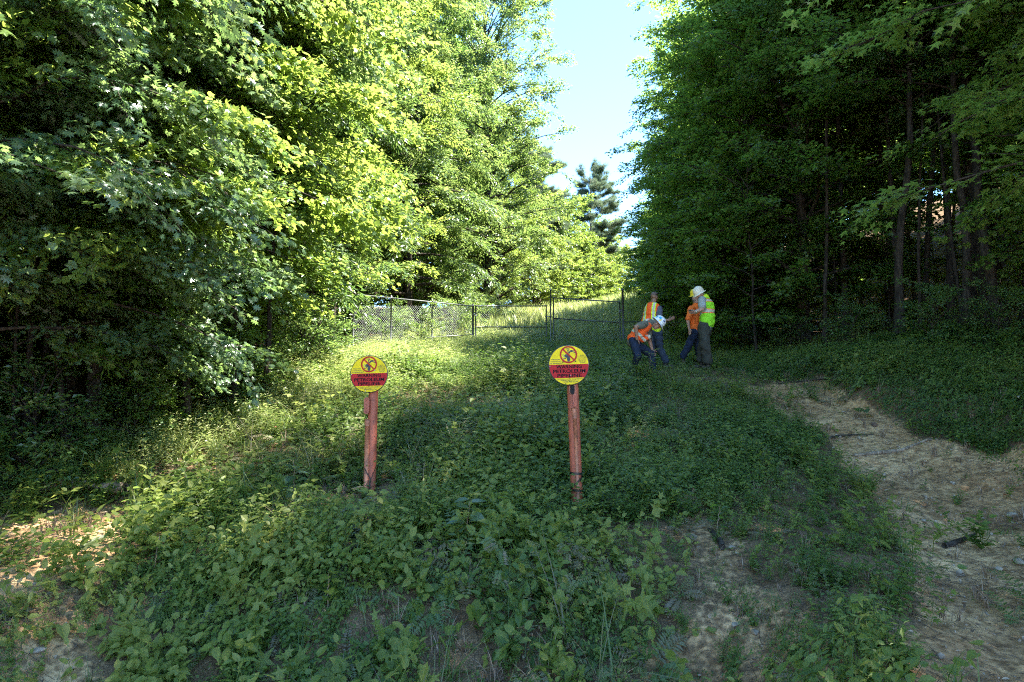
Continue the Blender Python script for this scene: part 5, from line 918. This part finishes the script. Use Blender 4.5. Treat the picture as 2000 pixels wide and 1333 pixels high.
hard_hat(e, O, hc + unit(np.array(hup)) * .035, hup, hfw, M['hat_cream'], .05, .035); boots(e, add, [(aL, (-.8, -.5)), (aR, (-.9, .2))])
rt, fw, u = frame(hup, hfw); add('hair', [ell(hc - fw * .03 + u * .01, (.079, .075, .075), [rt, fw, u])], .01, [M['hair_grey']])
mb = MB(); q0 = P(1005, 452, -.22) - O; mb.box(q0, (.15, .075, .012), np.array(Matrix.Rotation(.35, 3, 'Y'))); ph = thing('phone', 'dark phone held flat in the hand of the man in the lime vest', 'phone', q0 + O); ob('body', (lambda m_: m_)(MB() and (lambda k: (k.box((0, 0, 0), (.15, .075, .011), np.array(Matrix.Rotation(.35, 3, 'Y'))), k.mesh('phone_body', M['black']))[1])(MB())), ph)
k_ = MB(); k_.box((0.002, 0, .0065), (.138, .066, .002), np.array(Matrix.Rotation(.35, 3, 'Y'))); ob('screen', k_.mesh('phone_screen', M['glass_dark']), ph)
wt = MB(); wd_ = unit(wrL - elL); wt.tube([wrL - O - wd_ * .035, wrL - O - wd_ * .01], .040, 14); ob('watch', wt.mesh('watch', M['bolt'], True), e)
# ------------------------------------------------------------------ single small things
r = rs(5)
def ground_at(px, py): p = hit(px, py); p[2] = float(h(p[0], p[1])); return p
def logm(pts, rad, bark='bark', sides=16, name='wood'):
    P = np.array(pts, float); n_ = 40; t = np.linspace(0, 1, len(P)); q = np.linspace(0, 1, n_); P2 = np.stack([np.interp(q, t, P[:, i]) for i in range(3)], 1); P2 += np.cumsum(r.normal(0, .0015, (n_, 3)), 0); mb = MB(); mb.tube(P2, np.interp(q, np.linspace(0, 1, len(rad)), rad) * (1 + r.normal(0, .04, n_)), sides); return mb.mesh(name, M[bark], True)
a_, b_ = ground_at(120, 965), ground_at(243, 975); c_ = (a_ + b_) / 2; e = thing('fallen_log', 'grey broken log lying in the weeds on the left slope', 'log', c_)
L = ob('trunk', logm([a_ - c_ + [-.5, .25, .02], a_ - c_ + [0, 0, .10], b_ - c_ + [0, 0, .105]], [.045, .062, .066], 'bark_lt'), e)
mb = MB(); mb.tube([b_ - c_ + [-.03, 0, .105], b_ - c_ + [.006, 0, .105]], [.05, .05], 14); ob('broken_end', mb.mesh('log_end', M['hole'], True), e)
mb = MB(); p = b_ - c_ + [-.12, 0, .1]; mb.tube([p, p + [.05, -.03, .05]], [.014, .008], 8); ob('stub', mb.mesh('stub', M['bark_lt'], True), e)
for i, (pts, rr, lab, cat) in enumerate([
        ([(1665, 893), (1705, 888), (1760, 882), (1820, 858)], [.012, .03, .026, .012], 'pale bare root curving across the dirt path', 'root'),
        ([(1610, 858), (1660, 853), (1718, 850)], [.018, .015, .008], 'dark straight branch lying across the path above the pale root', 'branch'),
        ([(1520, 752), (1600, 745), (1660, 740)], [.02, .016, .01], 'thin branch lying at the top end of the dirt path', 'branch'),
        ([(1845, 1075), (1880, 1062), (1910, 1048)], [.03, .024, .012], 'short rotting stick on the right side of the path', 'stick'),
        ([(1385, 1040), (1405, 1060), (1412, 1078)], [.02, .026, .03], 'small stump leaning out of the bare patch', 'stump')]):
    Q = np.array([ground_at(*p) for p in pts]); Q[:, 2] += [rr[0]] * len(pts); c_ = Q.mean(0); k = thing({'root': 'tree_root', 'branch': 'fallen_branch', 'stick': 'stick', 'stump': 'stump'}[cat], lab, cat, c_, mesh=logm(Q - c_, rr, 'bark' if i else 'bark_lt', 10))
for i, (px, py, s_, lab) in enumerate([
        (75, 1272, .06, 'flat tan stone in the weeds at the bottom left'), (1805, 1020, .05, 'pale stone half way along the dirt path'), (1975, 1008, .075, 'flat pale stone at the right border of the path'), (1990, 1100, .07, 'light stone lowest at the right border beside the path'),
        (1430, 1072, .05, 'white angular stone on the bare patch below the sapling'), (1435, 1222, .05, 'cream stone at the bottom of the bare patch'), (1950, 1115, .05, 'small stone left of the lowest stone on the right border'), (1545, 1330, .04, 'small stone at the bottom edge of the picture'),
        (1475, 1240, .045, 'sandy lump of stone right of the cream stone'), (210, 1022, .03, 'small white stone on the bare dirt below the log')]):
    p = ground_at(px, py); bm = bmesh.new(); bmesh.ops.create_icosphere(bm, subdivisions=3, radius=1); S_ = np.array([1.25, .85, .5]) * s_ * .85; pl = [unit(r.normal(0, 1, 3)) for _ in range(7)]
    for v in bm.verts:
        q = np.array(v.co[:])
        for n_ in pl: d_ = q @ n_; q = q - n_ * max(0, d_ - .72)
        v.co = q * S_ * (1 + r.normal(0, .012))
    me = bpy.data.meshes.new('stone'); bm.to_mesh(me); bm.free(); me.materials.append(M['stone']); [setattr(f_, 'use_smooth', True) for f_ in me.polygons]; thing('stone', lab, 'stone', (p[0], p[1], p[2] + s_ * .12), r.uniform(0, 6), mesh=me)
M['cone'] = simple('pine_cone', (.11, .07, .045), .8, .35, 40, .3)
for px, py, lab in ((1338, 1012, 'dark pine cone at the edge of the bare patch in the weeds'), (1712, 837, 'small pine cone on the dirt path above the pale root')):
    p = ground_at(px, py); fo = Fol(); k = 110; t = (np.arange(k) + .5) / k; a = np.arange(k) * 2.39996; rr = .036 * np.sin(np.pi * (t * .86 + .1)) ** .7; PP = np.stack([rr * .45 * np.cos(a), rr * .45 * np.sin(a), t * .1], 1); A = np.stack([np.cos(a), np.sin(a), .35 + .5 * t], 1)
    fo.leaves(KITE, PP, A, np.tile(UP, (k, 1)), rr * .9 + .006, .4, wf=np.full(k, 1.6)); V, F, T = fo.arr(); c = MB(); c.add(V, F); c.tube([(0, 0, 0), (0, 0, .05), (0, 0, .1)], [.01, .016, .006], 8); o_ = thing('pine_cone', lab, 'pine cone', (p[0], p[1], p[2] + .035), 0, mesh=c.mesh('pine_cone', M['cone'])); o_.rotation_euler = (1.35, .2, r.uniform(0, 6))
# seedlings and taller herbs that stand out
def sapling(px, py, lab, leaf, ls, ht, mt, nlv, name='sapling', cat='sapling', seed=0, tint=.4, droop=.2, dead=False):
    q = rs(seed); p = ground_at(px, py); e = thing(name, lab, cat, p); k = nlv; z = np.linspace(.3, 1, k) * ht; ln = q.normal(0, .08, 2); P = np.stack([ln[0] * z + q.normal(0, .004, k), ln[1] * z + q.normal(0, .004, k), z], 1); mb = MB(); mb.tube(np.vstack([[0, 0, -.03], P]), np.linspace(.006, .002, k + 1), 8); ob('stem', mb.mesh('stem', M['bark_lt'], True), e)
    a = np.arange(k) * 2.4 + q.normal(0, .3, k); A = np.stack([np.cos(a), np.sin(a), q.uniform(-.1, .5, k) - droop], 1); fo = Fol(); fo.leaves(leaf, P + A * .02, A, UP + q.normal(0, .3, (k, 3)), ls * q.uniform(.7, 1.2, k), np.clip(tint + q.normal(0, .12, k), 0, 1)); ob('leaves', fo.mesh('sapling_leaves', M[mt]), e)
sapling(1400, 1045, 'small sapling with drooping leaves beside the pine cone', OVATE, .12, .30, 'leaf_dark', 7, seed=1)
sapling(575, 1010, 'broad leaved dark sapling standing above the weeds in the left foreground', OVATE, .20, .62, 'leaf_oak', 13, seed=2, tint=.3)
sapling(905, 1075, 'olive green sapling in the middle foreground between the two posts', OVATE, .18, .48, 'leaf_oak', 10, seed=3, tint=.6)
sapling(1245, 965, 'light green large leaved herb right of the right hand post', OVATE, .14, .42, 'herb_lt', 14, 'tall_herb', 'herb', seed=4, tint=.6)
sapling(1170, 960, 'large leaved pale herb touching the foot of the right hand post', OVATE, .12, .36, 'herb_lt', 10, 'tall_herb', 'herb', seed=5, tint=.65)
sapling(640, 1200, 'bright heart leaved climber low in the left foreground', HEART, .10, .34, 'herb_lt', 12, 'tall_herb', 'herb', seed=6, tint=.5)
sapling(300, 1120, 'pale star leaved seedling in the left foreground', STAR, .13, .34, 'herb_lt', 9, 'tall_herb', 'herb', seed=7, tint=.6)
sapling(1690, 815, 'big round leaved seedling growing on the dirt path', HEART, .17, .16, 'leaf_oak', 4, seed=8, tint=.5)
sapling(800, 860, 'fern like weed with pale leaves between the two posts', NARROW, .15, .5, 'frond', 16, 'tall_herb', 'herb', seed=9, tint=.8)
sapling(960, 700, 'tall narrow leaved weed standing in front of the left gate leaf', NARROW, .16, .8, 'grass', 22, 'tall_herb', 'herb', seed=10, tint=.6)
sapling(1265, 745, 'tall grassy weed in front of the bending man', NARROW, .2, .62, 'grass', 14, 'tall_herb', 'herb', seed=11, tint=.5)
# dead leaves that stand out
M['leaf_fall'] = leaf_mat('leaf_fall', [(.30, .07, .03), (.38, .2, .1), (.5, .42, .33)], [(.3, .1, .05), (.3, .25, .15)], tf=.1, rough=.6)
for px, py, s_, tn, lab in ((1983, 790, .14, 1, 'white upturned leaf on the bank at the right border'), (1515, 1028, .05, .15, 'orange fallen leaf in the weeds beside the path'), (95, 1090, .07, .05, 'reddish brown leaf on the bare dirt at far left'), (1795, 1055, .09, .5, 'curled tan leaf at the edge of the path'),
        (1360, 965, .11, .45, 'curled brown leaf at the top of the bare patch'), (1970, 975, .08, .4, 'brown leaf by the flat stone at the right border'), (865, 940, .05, .1, 'small red leaf in the weeds between the two posts'), (1810, 1190, .06, .5, 'tan leaf where the weeds end at the lower right'), (540, 865, .06, .12, 'orange leaf in the sunny weeds left of the left post')):
    p = ground_at(px, py); fo = Fol(); V, F = OVATE; ang = r.uniform(0, 6); up_ = .10 if px > 1900 and py < 800 else .03 
    if py in (940, 865): up_ = .22
    fo.leaves((V * [1, 1.1, 3], F), np.zeros((1, 3)), np.array([[math.cos(ang), math.sin(ang), .1]]), np.array([[.1, -.5, 1.]]), s_, tn); thing('fallen_leaf', lab, 'leaf', (p[0], p[1], p[2] + up_), 0, mesh=fo.mesh('fallen_leaf', M['leaf_fall']))
M['ribbon'] = simple('ribbon', (.6, .03, .05), .5, .1, 10)
